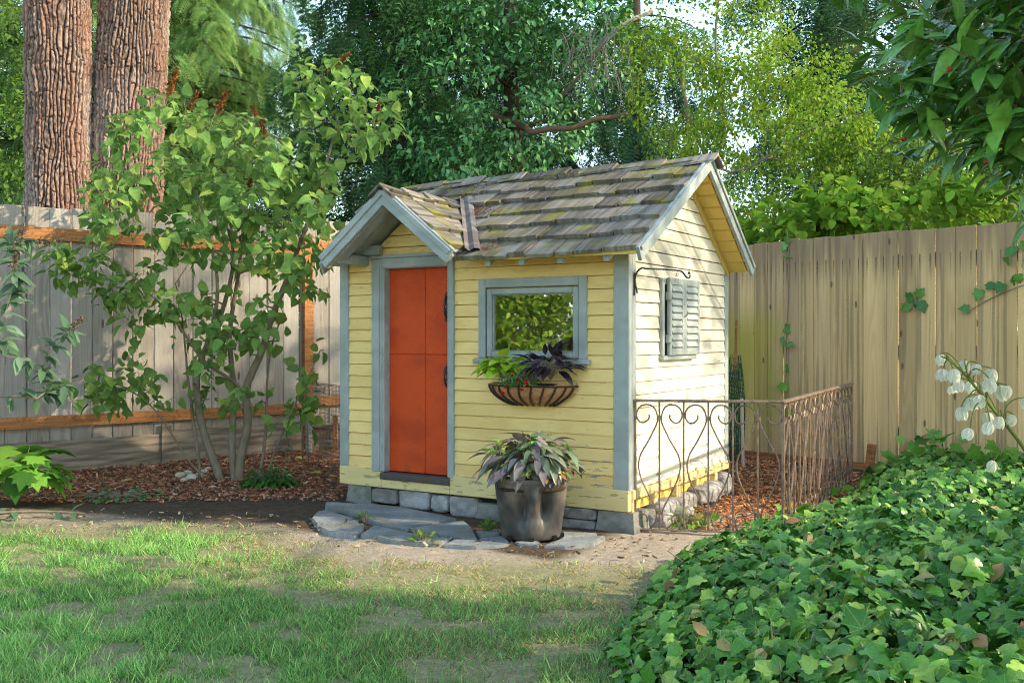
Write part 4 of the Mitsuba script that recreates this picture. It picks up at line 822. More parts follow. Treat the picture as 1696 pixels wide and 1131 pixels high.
# butterfly bush leaning in at the left edge
BB = thing('butterfly_bush', 'grey green butterfly bush with spent brown flower spikes at the left edge', 'bush')
def buddleia():
    r = R(81); tips = [(28, 412, 6.1), (58, 402, 6.3), (22, 446, 6.0), (12, 400, 6.2), (118, 545, 6.2), (8, 520, 5.9), (24, 470, 6.1), (106, 560, 6.3), (70, 610, 6.2), (140, 850, 6.4), (60, 660, 6.2), (90, 640, 6.4), (10, 590, 6.0), (-60, 480, 6.1), (-80, 380, 6.3), (120, 640, 6.3), (-90, 560, 6.0)]
    tg = np.array([P(*t) for t in tips]); base = np.array([-3.75, 6.2, 0.])
    roots = [(np.array([base, base + [.05, 0, .35], base + [.1, .0, .7]]), [.03, .026, .02]), (np.array([base, base + [.15, -.05, .5], base + [.2, 0, 1.0]]), [.025, .02, .015])]
    br, dirs = grow(roots, tg, r, .010, .08); obj('stem', branch_mesh(roots + br), 'twig_bark', BB)
    pos, yd = [], []
    for (p, q), in zip([b for b in br]):
        for t in np.arange(.3, 1.0, .11):
            c = p[int(t * (len(p) - 1))]; ax = nrm(p[-1] - p[0])
            for s_ in (-1, 1): sd = nrm(np.cross(ax, rdir(1, r)[0])); pos.append(c); yd.append(nrm(sd + .5 * ax + [0, -.1, -.35]))
    pos, yd = np.array(pos), np.array(yd); n = len(pos); leaf_parts(BB, LANCE, pos, yd, nrm([0, -.3, 1] + .4 * rdir(n, r)), .08 + .055 * r.random(n), 'leaf_soft', [(.15, .26, .15), (.19, .30, .19), (.12, .21, .12)], r, 220)
    for i in (0, 1, 2, 4, 6):
        d = nrm(dirs[i] + [.35, 0, .3]); n = 130; t = r.random(n); pp = tg[i] + d * (t * .17)[:, None] + rdir(n, r) * (.026 * (1 - .75 * t))[:, None]
        cols = [(.10, .07, .05), (.17, .12, .08)] if i != 6 else [(.16, .14, .26), (.22, .2, .3)]
        obj('flower_spike', scatter(DIAM, pp, rdir(n, r), rdir(n, r), .016, shades(n, cols, r, .2)), 'vertex_matte', BB, label='spent brown flower spike' if i != 6 else 'fading purple flower spike')
buddleia()
# ---------------------------------------------------------------- English ivy on the bank at the right
IVYJ = lobed([(0, .0), (.15, -.10), (.36, -.02), (.44, .18), (.34, .48), (.16, .80), (0, 1.0)], .30, .2)
def ivy():
    r = R(31); k = 'ivy_ground_cover'; n0 = 54000
    xy = np.column_stack([.2 + 5.0 * r.random(n0), 1.9 + 6.8 * r.random(n0)]); ok = shapely.contains_xy(IVYP, xy[:, 0], xy[:, 1]) & (np.abs(xy[:, 0]) < xy[:, 1] * .58 + .25); xy = xy[ok]
    sel = r.random(len(xy)) < np.clip(5.0 / xy[:, 1], .4, 1.0); xy = xy[sel]
    def h(x, y):
        d = shapely.distance(IVYP.exterior, shapely.points(x, y)); b = meshkit.fbm(np.stack([x * 2.2, y * 2.2, 0 * x], -1), 3, 6)
        return .05 + (.30 + .05 * np.clip(x - 1.5, 0, 1.5)) * (1 - np.exp(-d / .40)) * (.55 + .9 * b) * np.clip(1.2 - .07 * (y - 3), .6, 1)
    x, y = xy.T; n = len(x); H0 = h(x, y); e = .04; gxn = (h(x + e, y) - h(x - e, y)) / (2 * e); gyn = (h(x, y + e) - h(x, y - e)) / (2 * e)
    nn = nrm(np.stack([-gxn, -gyn, np.ones(n)], -1)); z = H0 * (1 - .28 * r.random(n) ** 1.8) + .015 * r.standard_normal(n)
    pos = np.stack([x, y, np.maximum(z, .02)], -1)
    zd = nrm(nn + .58 * rdir(n, r) + [0, -.12, .1]); yd = rdir(n, r); yd -= zd * (yd * zd).sum(1)[:, None]; yd = nrm(yd) + nrm(np.stack([-gxn, -gyn - .5, -.4 + 0 * x], -1)) * .7
    s = (.037 + .048 * r.random(n) ** 1.5); young = r.random(n) < .09
    col = shades(n, [(.05, .175, .032), (.07, .22, .04), (.036, .14, .03), (.10, .27, .045)], r, .16); col[young] = shades(young.sum(), [(.16, .33, .05), (.22, .38, .08)], r); s[young] *= .7
    kind = r.random(n); ms, us = [], []
    for tm, lo, hi, sc in ((IVY, 0, .45, 1.0), (VINE, .45, .75, .85), (IVYJ, .75, 1.0, .8)):
        q = (kind >= lo) & (kind < hi); v, f, c = scatter(tm, pos[q], yd[q], zd[q], s[q] * sc, col[q]); ms.append((v, f)); us.append(vuv(tm, r.integers(1, 900, q.sum())))
    obj(k, join(ms), 'ivy_leaf', stuff=True, smooth=True, uv=np.vstack(us))
    k3 = thing('dead_ivy_leaves', 'scattered brown dead leaves lying on the ivy bank', 'leaf'); labels[k3]['kind'] = 'stuff'; q = r.choice(n, 150, replace=False); m = scatter(OVAL4, pos[q] + [0, 0, .012], yd[q], zd[q], .05 + .03 * r.random(150), shades(150, [(.30, .19, .09), (.42, .34, .14), (.22, .12, .06)], r)); scene[k3] = mesh_dict(m, 'vertex_matte', True)
    labels[k].update(label='thick bank of glossy green English ivy at the lower right', category='ivy')
    # trailing shoots standing up at the back, stems inside
    m = 260; i = r.choice(n, m); st = [tube(np.array([[x[a], y[a], .0], [x[a] + .04 * r.standard_normal(), y[a] - .03, z[a] * .6], [x[a] + .06 * r.standard_normal(), y[a] + .05 * r.standard_normal(), z[a] + .02]]), .0025, 4, False) for a in i]
    k2 = thing('ivy_stems', 'brown ivy stems tangled inside the ivy bank', 'ivy'); scene[k2] = mesh_dict(join(st), 'twig_bark'); labels[k2]['kind'] = 'stuff'
    gxs, gys = np.meshgrid(np.linspace(.3, 5.8, 80), np.linspace(1.6, 8.5, 100)); ins = shapely.contains_xy(IVYP.buffer(.03), gxs, gys)
    zz = np.where(ins, h(gxs, gys) * .45 - .03, -.06); i, j = np.meshgrid(np.arange(99), np.arange(79), indexing='ij'); q = np.stack([i * 80 + j, i * 80 + j + 1, (i + 1) * 80 + j + 1, (i + 1) * 80 + j], -1).reshape(-1, 4)
    obj('ivy_bank_soil', (np.stack([gxs, gys, zz], -1).reshape(-1, 3), q), 'potting_soil', smooth=True); struct('ivy_bank_soil')
ivy()
def ivy_shoots():
    r = R(33); k = thing('ivy_shoots', 'bright young ivy shoots rising against the tan fence behind the bank', 'ivy'); tg, n = [], 0
    tg = [P(u, v, y) for u, v, y in [(1505, 748, 7.4), (1530, 755, 7.2), (1480, 775, 7.2), (1560, 760, 7.0), (1640, 745, 6.6), (1655, 735, 6.6), (1545, 720, 7.4), (1470, 790, 7.2), (1620, 765, 6.8), (1590, 770, 6.8), (1440, 800, 7.2), (1410, 820, 7.1), (1350, 838, 6.4), (1320, 850, 6.0), (1335, 835, 6.1), (1250, 850, 5.9)]]
    st, pos = [], []
    for t in tg:
        b = t * [1, 1, 0] + [.1 * r.standard_normal(), .08, 0]; st.append(tube(spline([b, (b + t) / 2 + .04 * r.standard_normal(3), t], 8), .003, 4, False))
        for _ in range(11): pos.append(t + [.09 * r.standard_normal(), .09 * r.standard_normal(), -abs(.07 * r.standard_normal())])
    pos = np.array(pos); n = len(pos); obj('stem', join(st), 'twig_bark', k)
    leaf_parts(k, IVY, pos, nrm(rdir(n, r) + [0, -.4, -.2]), nrm(rdir(n, r) * .6 + [0, -.3, 1]), .07 + .05 * r.random(n), 'leaf_soft', [(.12, .30, .04), (.18, .38, .06), (.25, .42, .10)], r, 200)
ivy_shoots()
def on_fence(u, v, o=.02):
    k = (u - CU) / FPX; s = (RF0[0] - RF0[1] * k) / (-RFD[0] + RFD[1] * k); x, y = RF0 + RFD * s; y -= o * .65; x -= o * .75; return P(u, v, y)
def vines():
    r = R(35)
    for lab, path, ls in (('ivy strand with small leaves climbing the right end of the tan fence', [(1600, 520), (1640, 495), (1696, 472), (1740, 455)], [(1622, 480), (1640, 478), (1676, 462), (1686, 455), (1660, 470), (1605, 512), (1690, 405), (1680, 418), (1666, 436), (1694, 436)]),
                          ('small ivy sprig growing out between two boards of the tan fence', [(1505, 492), (1515, 497), (1530, 502)], [(1510, 492), (1515, 500), (1524, 500), (1506, 505), (1519, 490)]),
                          ('thin ivy strand in the dark gap between the fence boards behind the railing', [(1304, 780), (1302, 640), (1303, 560), (1305, 400), (1303, 380)], [(1300, 543), (1296, 566), (1304, 570), (1302, 640), (1303, 610), (1304, 425), (1301, 405), (1306, 395), (1303, 690)]),
                          ('ivy sprig creeping along the lower boards of the tan fence behind the yucca', [(1500, 760), (1525, 725), (1545, 716)], [(1525, 725), (1540, 716), (1552, 720), (1530, 740), (1590, 724), (1515, 735)])):
        k = thing('ivy_vine', lab, 'ivy'); obj('stem', tube(spline([on_fence(u, v, .02) for u, v in path], 20), .004, 5), 'twig_bark', k)
        t = [mesh_dict(IVY, 'leaf_gloss', True, None, np.tile(c, (len(IVY[0]), 1))) for c in shades(5, [(.05, .17, .03), (.10, .26, .04)], r)]
        for u, v in ls: reuse('leaf', t[r.integers(5)], k, leaf_tw(on_fence(u, v, .04), rdir(1, r)[0] + [0, -.2, -.5], [-.5, -1, .3] + .4 * rdir(1, r)[0], .075 + .03 * r.random()))
vines()
# ---------------------------------------------------------------- yucca flower stalk at the right edge
PETAL = leaf_tmpl(lambda t: .36 * math.sin(math.pi * (.10 + .90 * t) ** 1.0) ** .6 if t < 1 else .02, 7, .22, .22)
PETC = np.array([np.array([.86, .86, .76]) * (1 - .2 * (1 - y) ** 4) for x, y, z in PETAL[0]])
YU = thing('yucca', 'flowering yucca stalk with drooping creamy white bells at the right edge', 'plant')
def yucca():
    r = R(37); stem = [(1790, 960, 4.35), (1745, 850, 4.3), (1700, 748, 4.22), (1655, 690, 4.15), (1615, 640, 4.1), (1585, 607, 4.08), (1560, 590, 4.05)]
    sp = spline([P(*p) for p in stem], 40); base = np.array([2.75, 4.45, 0]); sp = np.vstack([spline([base, base + [-.06, -.03, .2], sp[0]], 10)[:-1], sp]); obj('stalk', tube(sp, np.linspace(.016, .004, len(sp)), 7), mat_stalk, YU)
    bl = [(1558, 588, .8), (1563, 612, .9), (1578, 612, 1), (1600, 598, 1), (1590, 630, .9), (1612, 632, 1), (1625, 655, .95), (1604, 660, 1), (1642, 612, .9), (1655, 640, 1.1), (1638, 628, 1), (1592, 675, 1), (1634, 684, 1), (1655, 690, .95), (1678, 688, .9), (1640, 700, .9), (1607, 710, .9), (1645, 764, .9), (1698, 660, .8), (1575, 640, .6), (1620, 604, .8), (1668, 640, .9)]
    for u, v, a in bl:
        c = P(u, v, 4.12 + .10 * r.standard_normal()); ax = nrm(np.array([0, 0, -1.]) + .38 * rdir(1, r)[0]); e1 = nrm(np.cross(ax, [0, 1, .2])); e2 = np.cross(ax, e1); op = .40 + .35 * r.random()
        an = np.arange(6) * np.pi / 3 + r.random(); o = np.cos(an)[:, None] * e1 + np.sin(an)[:, None] * e2; inner = (np.arange(6) % 2)[:, None]
        V, F, _ = scatter(PETAL, c + o * .004, ax + o * (op - .12 * inner), o - ax * .35,   .054 * a * (.92 + .16 * r.random(6)), np.ones((6, 3)))
        C = np.tile(PETC, (6, 1)) * (.92 + .12 * r.random())
        j_ = np.argmin(np.linalg.norm(sp - c, axis=1)); st = tube(spline([sp[max(0, j_ - 1)], (sp[j_] + c) / 2 + [0, 0, .03], c + [0, 0, .005]], 8), .0028, 5)
        obj('flower', (V, F, C), 'leaf_soft', YU, smooth=True); k3 = obj('flower_stem', st, mat_stalk, YU)
    d = np.array([[math.cos(a) * .8, math.sin(a) * .8, e] for a, e in zip(np.linspace(0, 6.28, 26), 0.5 + .8 * r.random(26))]); n = 26
    obj('sword_leaves', scatter(leaf_tmpl(lambda t: .05 * (1 - t) ** .5, 6, .5, .25), np.tile(base, (n, 1)), d, np.array([0, 0, 1.]) + .1 * d, .55 + .1 * r.random(n), shades(n, [(.09, .17, .08)], r)), 'leaf_gloss', YU, smooth=True, stuff=True)
mat_stalk = M('green_stalk', diff(rgb(.16, .20, .06)))
yucca()
# ---------------------------------------------------------------- the lilac in front of the grey fence
LB = thing('lilac', 'tall lilac shrub with several stems and brown seed heads before the grey fence', 'shrub')
def lilac():
    r = R(45); Yb = 8.05
    def path(px, dy, r0, r1, n=None):
        m = len(px); p = spline([P(u, v, Yb + dy * i / (m - 1)) for i, (u, v) in enumerate(px)], 30); p[:2, 2] -= .05; return p, np.linspace(r0, r1, 30)
    roots = [path([(372, 800), (352, 760), (333, 700), (325, 640), (330, 600), (352, 555), (372, 500), (385, 440), (372, 370)], .2, .037, .010), path([(330, 604), (345, 560), (360, 480), (352, 420), (335, 350), (300, 280)], -.35, .019, .006),
             path([(398, 800), (402, 740), (410, 690), (406, 650), (430, 590), (445, 540), (468, 480), (490, 420), (520, 340), (540, 270), (562, 200)], -.25, .039, .008), path([(408, 655), (372, 622), (342, 602), (300, 545), (262, 500), (200, 440), (130, 405)], -.5, .015, .004),
             path([(391, 800), (384, 720), (386, 640), (380, 560), (392, 470), (402, 380), (425, 280)], .35, .031, .007), path([(332, 790), (320, 700), (310, 620), (304, 550), (290, 470)], .3, .015, .005), path([(345, 795), (300, 745), (265, 690), (220, 650), (180, 640)], -.3, .010, .005),
             path([(440, 795), (468, 715), (500, 645), (530, 580)], -.2, .009, .004), path([(425, 795), (440, 700), (445, 600), (470, 520)], .2, .014, .006)]
    regs = [([(190, 185), (250, 150), (330, 170), (420, 190), (480, 240), (520, 330), (560, 380), (540, 440), (480, 470), (400, 440), (300, 430), (230, 400), (150, 380), (120, 340), (150, 290)], 330, .8), ([(495, 105), (560, 88), (630, 110), (668, 175), (685, 215), (640, 250), (570, 235), (500, 225), (480, 160)], 84, .45), ([(490, 230), (560, 250), (560, 330), (500, 330)], 34, .4),
            ([(50, 425), (100, 395), (160, 420), (230, 480), (190, 520), (140, 480), (60, 455)], 32, .3), ([(150, 470), (260, 440), (300, 520), (200, 560)], 26, .35), ([(100, 640), (150, 600), (260, 590), (265, 660), (200, 690), (110, 690)], 34, .3), ([(270, 490), (420, 480), (470, 560), (340, 590)], 48, .5), ([(480, 610), (560, 560), (560, 520), (525, 650), (490, 700)], 8, .25), ([(290, 570), (440, 560), (470, 660), (360, 690), (290, 660)], 20, .45), ([(430, 690), (520, 620), (540, 690), (470, 740)], 7, .2), ([(420, 440), (560, 400), (550, 500), (450, 520)], 12, .4)]
    tg = []
    for poly, n, dy in regs:
        g = sg.Polygon(poly); a = np.array(poly); m = 0
        while m < n:
            u, v = a.min(0) + (a.max(0) - a.min(0)) * r.random(2)
            if g.contains(sg.Point(u, v)): tg.append(P(u, v, Yb - .15 + dy * (2 * r.random() - 1))); m += 1
    tg = np.array(tg); br, dirs = grow(roots, tg, r, .008, .10)
    for p, q in roots: obj('stem', tube(p + .004 * np.column_stack([meshkit.noise(p * 9, 1), meshkit.noise(p * 9, 2), 0 * p[:, 0]]), q, 9), 'twig_bark', LB, smooth=True)
    obj('twig', branch_mesh(br), 'twig_bark', LB, stuff=True)
    pos, yd = [], []
    for i, t in enumerate(tg):
        n = r.integers(3, 7); d = nrm(dirs[i] + [0, 0, .1])
        for m in range(n): o = rdir(1, r)[0]; pos.append(t - d * (.02 + .085 * (m // 2)) + o * .045); yd.append(nrm(o + .35 * d + [0, -.1, -.55]))
    pos, yd = np.array(pos), np.array(yd); n = len(pos); out = nrm(pos - tg.mean(0))
    leaf_parts(LB, HEART, pos, yd, nrm(np.array([0, -.15, .8]) + .5 * out + .55 * rdir(n, r)), .06 + .055 * r.random(n), 'lilac_leaf', [(.135, .27, .075)], r, 300, veins=True)
    for u, v, a, lean in [(284, 142, 1.1, .35), (318, 172, .8, .5), (366, 172, .9, .6), (432, 205, 1.2, -.5), (555, 106, 1.2, 1.5), (625, 190, .7, .2), (412, 100 + 210, .5, .3), (532, 322, .5, 0)]:
        c = P(u, v, Yb - .35 + .2 * r.standard_normal()); d = nrm([lean, -.1, 1.0]); n = int(170 * a); t = r.random(n); pp = c + d * ((t - .4) * .20 * a)[:, None] + rdir(n, r) * (.055 * a * (1.05 - t) * r.random(n) ** .5)[:, None]
        core = tube([c - d * .09 * a, c + d * .12 * a], .012 * a, 5); sm = [tube([c - d * .18, c + d * .1 * a], .003, 4)]; j_ = np.argmin(np.linalg.norm(tg - c, axis=1)); sm.append(tube(spline([tg[j_], (tg[j_] + c) / 2 + [0, 0, .02], c - d * .1], 8), .003, 4))
        obj('seed_head', join([scatter(DIAM, pp, rdir(n, r) + d, rdir(n, r), .026, shades(n, [(.22, .075, .02), (.30, .12, .035), (.14, .05, .02)], r, .2), wid=.024), core + (np.tile([.14, .06, .025], (len(core[0]), 1)),)]), 'vertex_matte', LB, label='rusty brown seed head'); obj('twig', join(sm), 'twig_bark', LB)
lilac()
# ---------------------------------------------------------------- glossy camellia reaching in from the upper right
CM = thing('camellia', 'glossy dark green camellia reaching in at the upper right corner', 'shrub')
def camellia():
    r = R(47); b = np.array([2.42, 3.1, 0]); tr = [(spline([b, b + [-.03, 0, .8], b + [.02, .05, 1.6], b + [-.02, .0, 2.6], b + [.05, 0, 3.6]], 30), np.linspace(.075, .02, 30)), (spline([b + [-.02, 0, 1.1], b + [-.25, -.1, 1.6], b + [-.55, -.15, 2.0]], 14), np.linspace(.03, .012, 14)), (spline([b + [-.02, 0, 1.4], b + [-.3, .1, 1.9], b + [-.7, .1, 2.3]], 14), np.linspace(.03, .012, 14))]
    def ell(c, rd, n, lo=.2): d = rdir(n * 6, r); q = c + d * np.array(rd) * ((lo + (1 - lo) * r.random(n * 6)) ** .6)[:, None]; return q
    q1 = ell(np.array([2.22, 2.95, 2.12]), (1.25, .95, .68), 640); u = q1[:, 0] / q1[:, 1] * FPX + CU; v = CV - (q1[:, 2] - EYE) / q1[:, 1] * FPX
    lim = np.interp(v, [-200, 0, 120, 200, 300, 345, 360], [1310, 1370, 1375, 1410, 1465, 1550, 1750]); q1 = q1[(u > lim + 12) & (v < 345)][:760]
    q2 = ell(np.array([2.5, 3.2, 3.3]), (1.35, 1.25, 1.0), 120, .5)[:120]
    tg = np.vstack([q1, q2]); br, dirs = grow(tr, tg, r, .010, .08); obj('trunk', branch_mesh(tr, 9), 'dark_bark', CM, smooth=True); obj('branch', branch_mesh(br), M('camellia_bark', diff(rgb(.16, .085, .045))), CM, stuff=True)
    pos, yd = [], []; ctr = np.array([2.35, 3.0, 2.3])
    for i, t in enumerate(tg):
        o0 = nrm(t - ctr); d = nrm(dirs[i] + .5 * o0)
        for m in range(12): o = rdir(1, r)[0]; pos.append(t - d * .026 * m + o * .008); yd.append(nrm(.65 * d + .55 * o + [-.22, -.05, -.26]))
    pos, yd = np.array(pos), np.array(yd); n = len(pos)
    leaf_parts(CM, leaf_tmpl(lambda t: .185 * math.sin(math.pi * t ** .85) ** .9 if 0 < t < 1 else .012, 7, .22, .25), pos, yd, nrm([-.2, -.25, 1.] + .42 * rdir(n, r)), .09 + .045 * r.random(n), 'camellia_leaf', [(.035, .13, .035)], r, 300, veins=True)
    for u, v, Yq in [(1500, 232, 2.5), (1632, 272, 2.5), (1571, 118, 2.6)]:
        c = P(u, v, Yq); obj('flower_bud', scatter(HEART4, np.tile(c, (7, 1)), rdir(7, r), rdir(7, r), .014, shades(7, [(.26, .08, .03), (.20, .06, .03)], r)), 'vertex_matte', CM, smooth=True)
camellia()
# ---------------------------------------------------------------- trees beyond the fences
def fir_trunk(name, label, pts, rad, seed, zlo=0.0, crown=True):
    """A big ridged fir trunk; pts: its axis."""
    r = R(seed); key = thing(name, label, 'tree', 'big ridged fir trunks'); del labels[key]['group']
    zz = np.r_[np.linspace(0, 1.9, 12)[:-1], np.linspace(1.9, 6.2, 460), np.linspace(6.2, 17, 40)[1:]]; p = np.asarray(pts, float)
    cx, cy = CubicSpline(p[:, 2], p[:, 0])(zz), CubicSpline(p[:, 2], p[:, 1])(zz); q = np.interp(zz, [0, 2, 6, 17], [rad * 1.18, rad * 1.02, rad * .97, rad * .6])
    na = 380; th = np.linspace(0, 2 * np.pi, na, endpoint=False); A, Z = np.meshgrid(th, zz)
    w = np.stack([np.cos(A) * rad, np.sin(A) * rad, Z * 1.0], -1)
    nr = int(2 * np.pi * rad / .043); wp = 4.2 * (meshkit.fbm(w * [4.5, 4.5, 1.15], 3, seed) - .5) + .55 * (meshkit.noise(w * [13, 13, 5], seed + 1) - .5)
    sI = A / (2 * np.pi) * nr + wp; ci = np.mod(np.floor(sI), nr); fs = sI - np.floor(sI); ridge = np.clip(1 - np.abs(2 * fs - 1), 0, 1)
    hs = lambda a, b: np.mod(np.sin(a * 12.9898 + b * 78.233 + seed) * 43758.5453, 1.0)
    zi = Z / (.17 + .22 * hs(ci, 1)) + 7 * hs(ci, 2) + .5 * (meshkit.noise(w * [20, 20, 9], seed + 2) - .5); zf = zi - np.floor(zi); pid = hs(ci + 3, np.floor(zi))
    f3 = meshkit.fbm(w * [50, 50, 22], 3, seed + 3); gap = np.clip(ridge / (.30 + .25 * pid), 0, 1) ** .8 * np.clip(np.minimum(zf, 1 - zf) / .03, .45, 1); plate = gap * (.55 + .45 * pid) * (.72 + .56 * f3)
    d = .050 * plate * (.6 + .8 * meshkit.fbm(w * [3, 3, 2], 2, seed + 8)) + .018 * (f3 - .5) + .05 * (meshkit.fbm(w * [1.5, 1.5, .8], 2, seed + 4) - .5)
    rr = q[:, None] + d; v = np.stack([cx[:, None] + rr * np.cos(A), cy[:, None] + rr * np.sin(A), Z], -1).reshape(-1, 3)
    i, j = np.meshgrid(np.arange(len(zz) - 1), np.arange(na), indexing='ij'); k = (j + 1) % na; f = np.stack([i * na + j, i * na + k, (i + 1) * na + k, (i + 1) * na + j], -1).reshape(-1, 4)
    tone = np.clip(plate * .95 + .5 * (f3 - .5) + .12, 0, 1).reshape(-1); obj('trunk', (v, f), 'fir_bark', key, uv=np.column_stack([0 * tone, tone]), smooth=True)
    n = 900; d = rdir(n, r); top = np.array([cx[-1], cy[-1], 13.]); pos = top + d * [2.6, 2.6, 4.2] * (r.random((n, 1)) ** .4)
    obj('crown', scatter(FROND, pos, nrm(d * [1, 1, .2] + [0, 0, -.5]), nrm(rdir(n, r) + [0, 0, 1]), .9, shades(n, [(.04, .09, .03)], r)), 'leaf_soft', key, stuff=True)
def frond(n=9, wl=.26, lw=.055, droop=.35, ang=.75):
    v, f = [], []
    for i in range(n):
        t = i / n
        for s in (-1, 1):
            L = wl * (1 - .55 * t) ; b = len(v); y = t; z = -droop * t * t
            v += [[0, y, z], [0, y + lw, -droop * (t + lw) ** 2], [s * L * math.cos(ang * .7), y + L * math.sin(ang) + .02, z - .3 * L]]; f.append([b, b + 1, b + 2] if s > 0 else [b + 1, b, b + 2])
    b = len(v); v += [[-.03, (n - 1) / n, -droop * ((n - 1) / n) ** 2], [.03, (n - 1) / n, -droop * ((n - 1) / n) ** 2], [0, 1.05, -droop * 1.1]]; f.append([b, b + 1, b + 2])
    return np.array(v), np.array(f)
FROND = frond(); FROND2 = frond(7, .20, .05, .6, .6)
def conifer(label, base, H, Rm, z0, z1, nl, cols, seed, droop=.5, tr=.16, fl=.42, dens=1.0, group=None, hang=.55, az=None, name='conifer_tree'):
    """Whorled, sagging limbs with hanging sprays between z0 and z1 (the part the garden sees)."""
    r = R(seed); key = thing(name, label, 'tree', group); base = np.asarray(base, float)
    obj('trunk', tube(np.array([base, base + [.05, 0, H * .5], base + [0, .05, H]]), [tr * 1.15, tr * .75, .03], 10), 'dark_bark', key, smooth=True)
    P_, Y_, Z_, br = [], [], [], []
    for k in range(nl):
        z = z0 + (z1 - z0) * (k + .5 * r.random()) / nl; a = k * 2.39996 + .5 * r.standard_normal() if az is None else az[0] + (az[1] - az[0]) * r.random()
        L = Rm * max(.25, (1 - z / H)) ** .6 * (.65 + .5 * r.random()); d = np.array([math.cos(a), math.sin(a), 0]); sd = np.array([-d[1], d[0], 0])
        t = np.linspace(0, 1, 9)[:, None]; pl = base + [0, 0, z] + d * L * t + np.array([0, 0, 1]) * (.16 * L * t - droop * L * t ** 1.9); br.append((pl, np.linspace(.014 + .005 * L, .004, 9)))
        m = int(L / .05 * dens); tt = .06 + .94 * r.random(m) ** .9; ip = np.array([np.interp(tt, t[:, 0], pl[:, c]) for c in range(3)]).T; s = np.where(r.random(m) < .5, -1, 1)[:, None]
        tw = (.30 + .55 * r.random((m, 1))) * (1.15 - tt[:, None]) * min(1.2, L * .5); dir_ = nrm(d * .75 + sd * s * .9 + np.array([0, 0, -hang]) * (.5 + r.random((m, 1))))
        for q in np.linspace(.15, 1, 3): P_.append(ip + dir_ * tw * q + .04 * r.standard_normal((m, 3))); Y_.append(nrm(dir_ + np.array([0, 0, -hang]) * q + .35 * rdir(m, r))); Z_.append(nrm(np.array([0, 0, 1.]) + .5 * rdir(m, r) + .3 * d))
    pos, y, z = np.vstack(P_), np.vstack(Y_), np.vstack(Z_); n = len(pos)
    obj('branch', branch_mesh(br, 5), 'dark_bark', key, stuff=True)
    obj('crown', scatter(FROND if hang < .8 else FROND2, pos, y, z, fl * (.7 + .6 * r.random(n)), shades(n, cols, r, .22)), 'leaf_soft', key, stuff=True); return key
def leafy(name, label, trunk, blobs, nleaf, tm, size, cols, seed, mat='leaf_soft', per=16, rad=.28, droop=.35, bark='dark_bark', group=None, cat='tree', thr=.40, upn=.9, r0=.02, out=.5, limit=0, trr=(.12, .03), frame=False):
    """A broadleaf crown: twig ends through the blobs' volume (gaps where the noise is low), a leaf cluster on each."""
    r = R(seed); key = thing(name, label, cat, group); nt = nleaf // per; tg = []; ctr = np.mean([b[0] for b in blobs], axis=0); vol = np.array([np.prod(b[1]) for b in blobs]) ** .8; cnt = np.maximum(4, vol / vol.sum() * nt).astype(int)
    for (c, s), m in zip(blobs, cnt):
        d = rdir(m * 6, r); q = np.asarray(c) + d * np.asarray(s) * ((.15 + .85 * r.random((m * 6, 1))) ** .45); keep = meshkit.fbm(q * (1.1 / max(.35, rad * 2.2)), 2, seed) > thr; tg.append(q[keep][:m])
    tg = np.vstack(tg); tp = np.asarray(trunk, float); main = [(spline(tp, 24), np.linspace(trr[0], trr[1], 24))]
    sub = tg[r.choice(len(tg), min(len(tg), 220), replace=False)]; br, _ = grow(main, sub, r, r0, .12)
    obj('trunk', branch_mesh(main, 10), bark, key, smooth=True); obj('branch', branch_mesh(br, 5), bark, key, stuff=True)
    n = len(tg) * per; pos = np.repeat(tg, per, 0) + rdir(n, r) * (rad * r.random((n, 1)) ** .6) * [1, 1, .75]; o = nrm(pos - ctr)
    y = nrm(.6 * o + .8 * rdir(n, r) + [0, 0, -droop]); z = nrm(np.array([0, 0, upn]) + out * o + .55 * rdir(n, r)); s = size * (.65 + .6 * r.random(n))
    if limit: leaf_parts(key, tm, pos, y, z, s, mat, cols, r, limit)
    else: obj('crown', scatter(tm, pos, y, z, s, shades(n, cols, r, .18)), mat, key, stuff=True, smooth=True)
    return key
fir_trunk('fir_tree', 'left of two thick reddish ridged fir trunks behind the grey fence', [P(97, 900, 12.0) * [1, 1, 0], P(97, 340, 12.0) * [1, 1, 0] + [0, 0, 2.7], P(97, 0, 12.0) * [1, 1, 0] + [0, 0, 5.2], P(95, 0, 12.0) * [1, 1, 0] + [0, 0, 17.5]], .335, 1)
fir_trunk('fir_tree', 'right of two thick ridged fir trunks, paler on its sunny side, behind the grey fence', [P(195, 900, 12.4) * [1, 1, 0], P(206, 340, 12.4) * [1, 1, 0] + [0, 0, 2.8], P(224, 0, 12.4) * [1, 1, 0] + [0, 0, 5.3], P(260, 0, 12.4) * [1, 1, 0] + [0, 0, 17.5]], .385, 2)
LG, DG, YG, BG = [(.20, .35, .10), (.27, .41, .13), (.14, .27, .08)], [(.06, .14, .05), (.085, .18, .06), (.045, .105, .04)], [(.22, .36, .04), (.28, .42, .05), (.17, .30, .04), (.33, .44, .07)], [(.085, .18, .075), (.11, .22, .09), (.06, .135, .06)]
conifer('light green drooping conifer between the fir trunks and the dark tree', (-7.0, 20.5, 0), 21, 5.0, 1.0, 11.5, 230, LG, 101, .5, .15, .34, .8)
conifer('dark hanging conifer behind the porch gable left of the glossy tree', (-1.9, 15.6, 0), 15, 2.7, .8, 8.5, 84, DG, 102, .62, .2, .42, 1.15, hang=.9)
conifer('sunlit conifer glimpsed at the far left beyond the fir trunks', (-11.5, 21, 0), 17, 3.8, 1.0, 9.0, 60, LG, 103, .45, .2, .6, .8)
conifer('blue green conifer standing directly above the playhouse ridge', (2.9, 24, 0), 18, 3.2, 1.0, 9.0, 70, BG, 104, .6, .2, .55, .9, hang=.9)
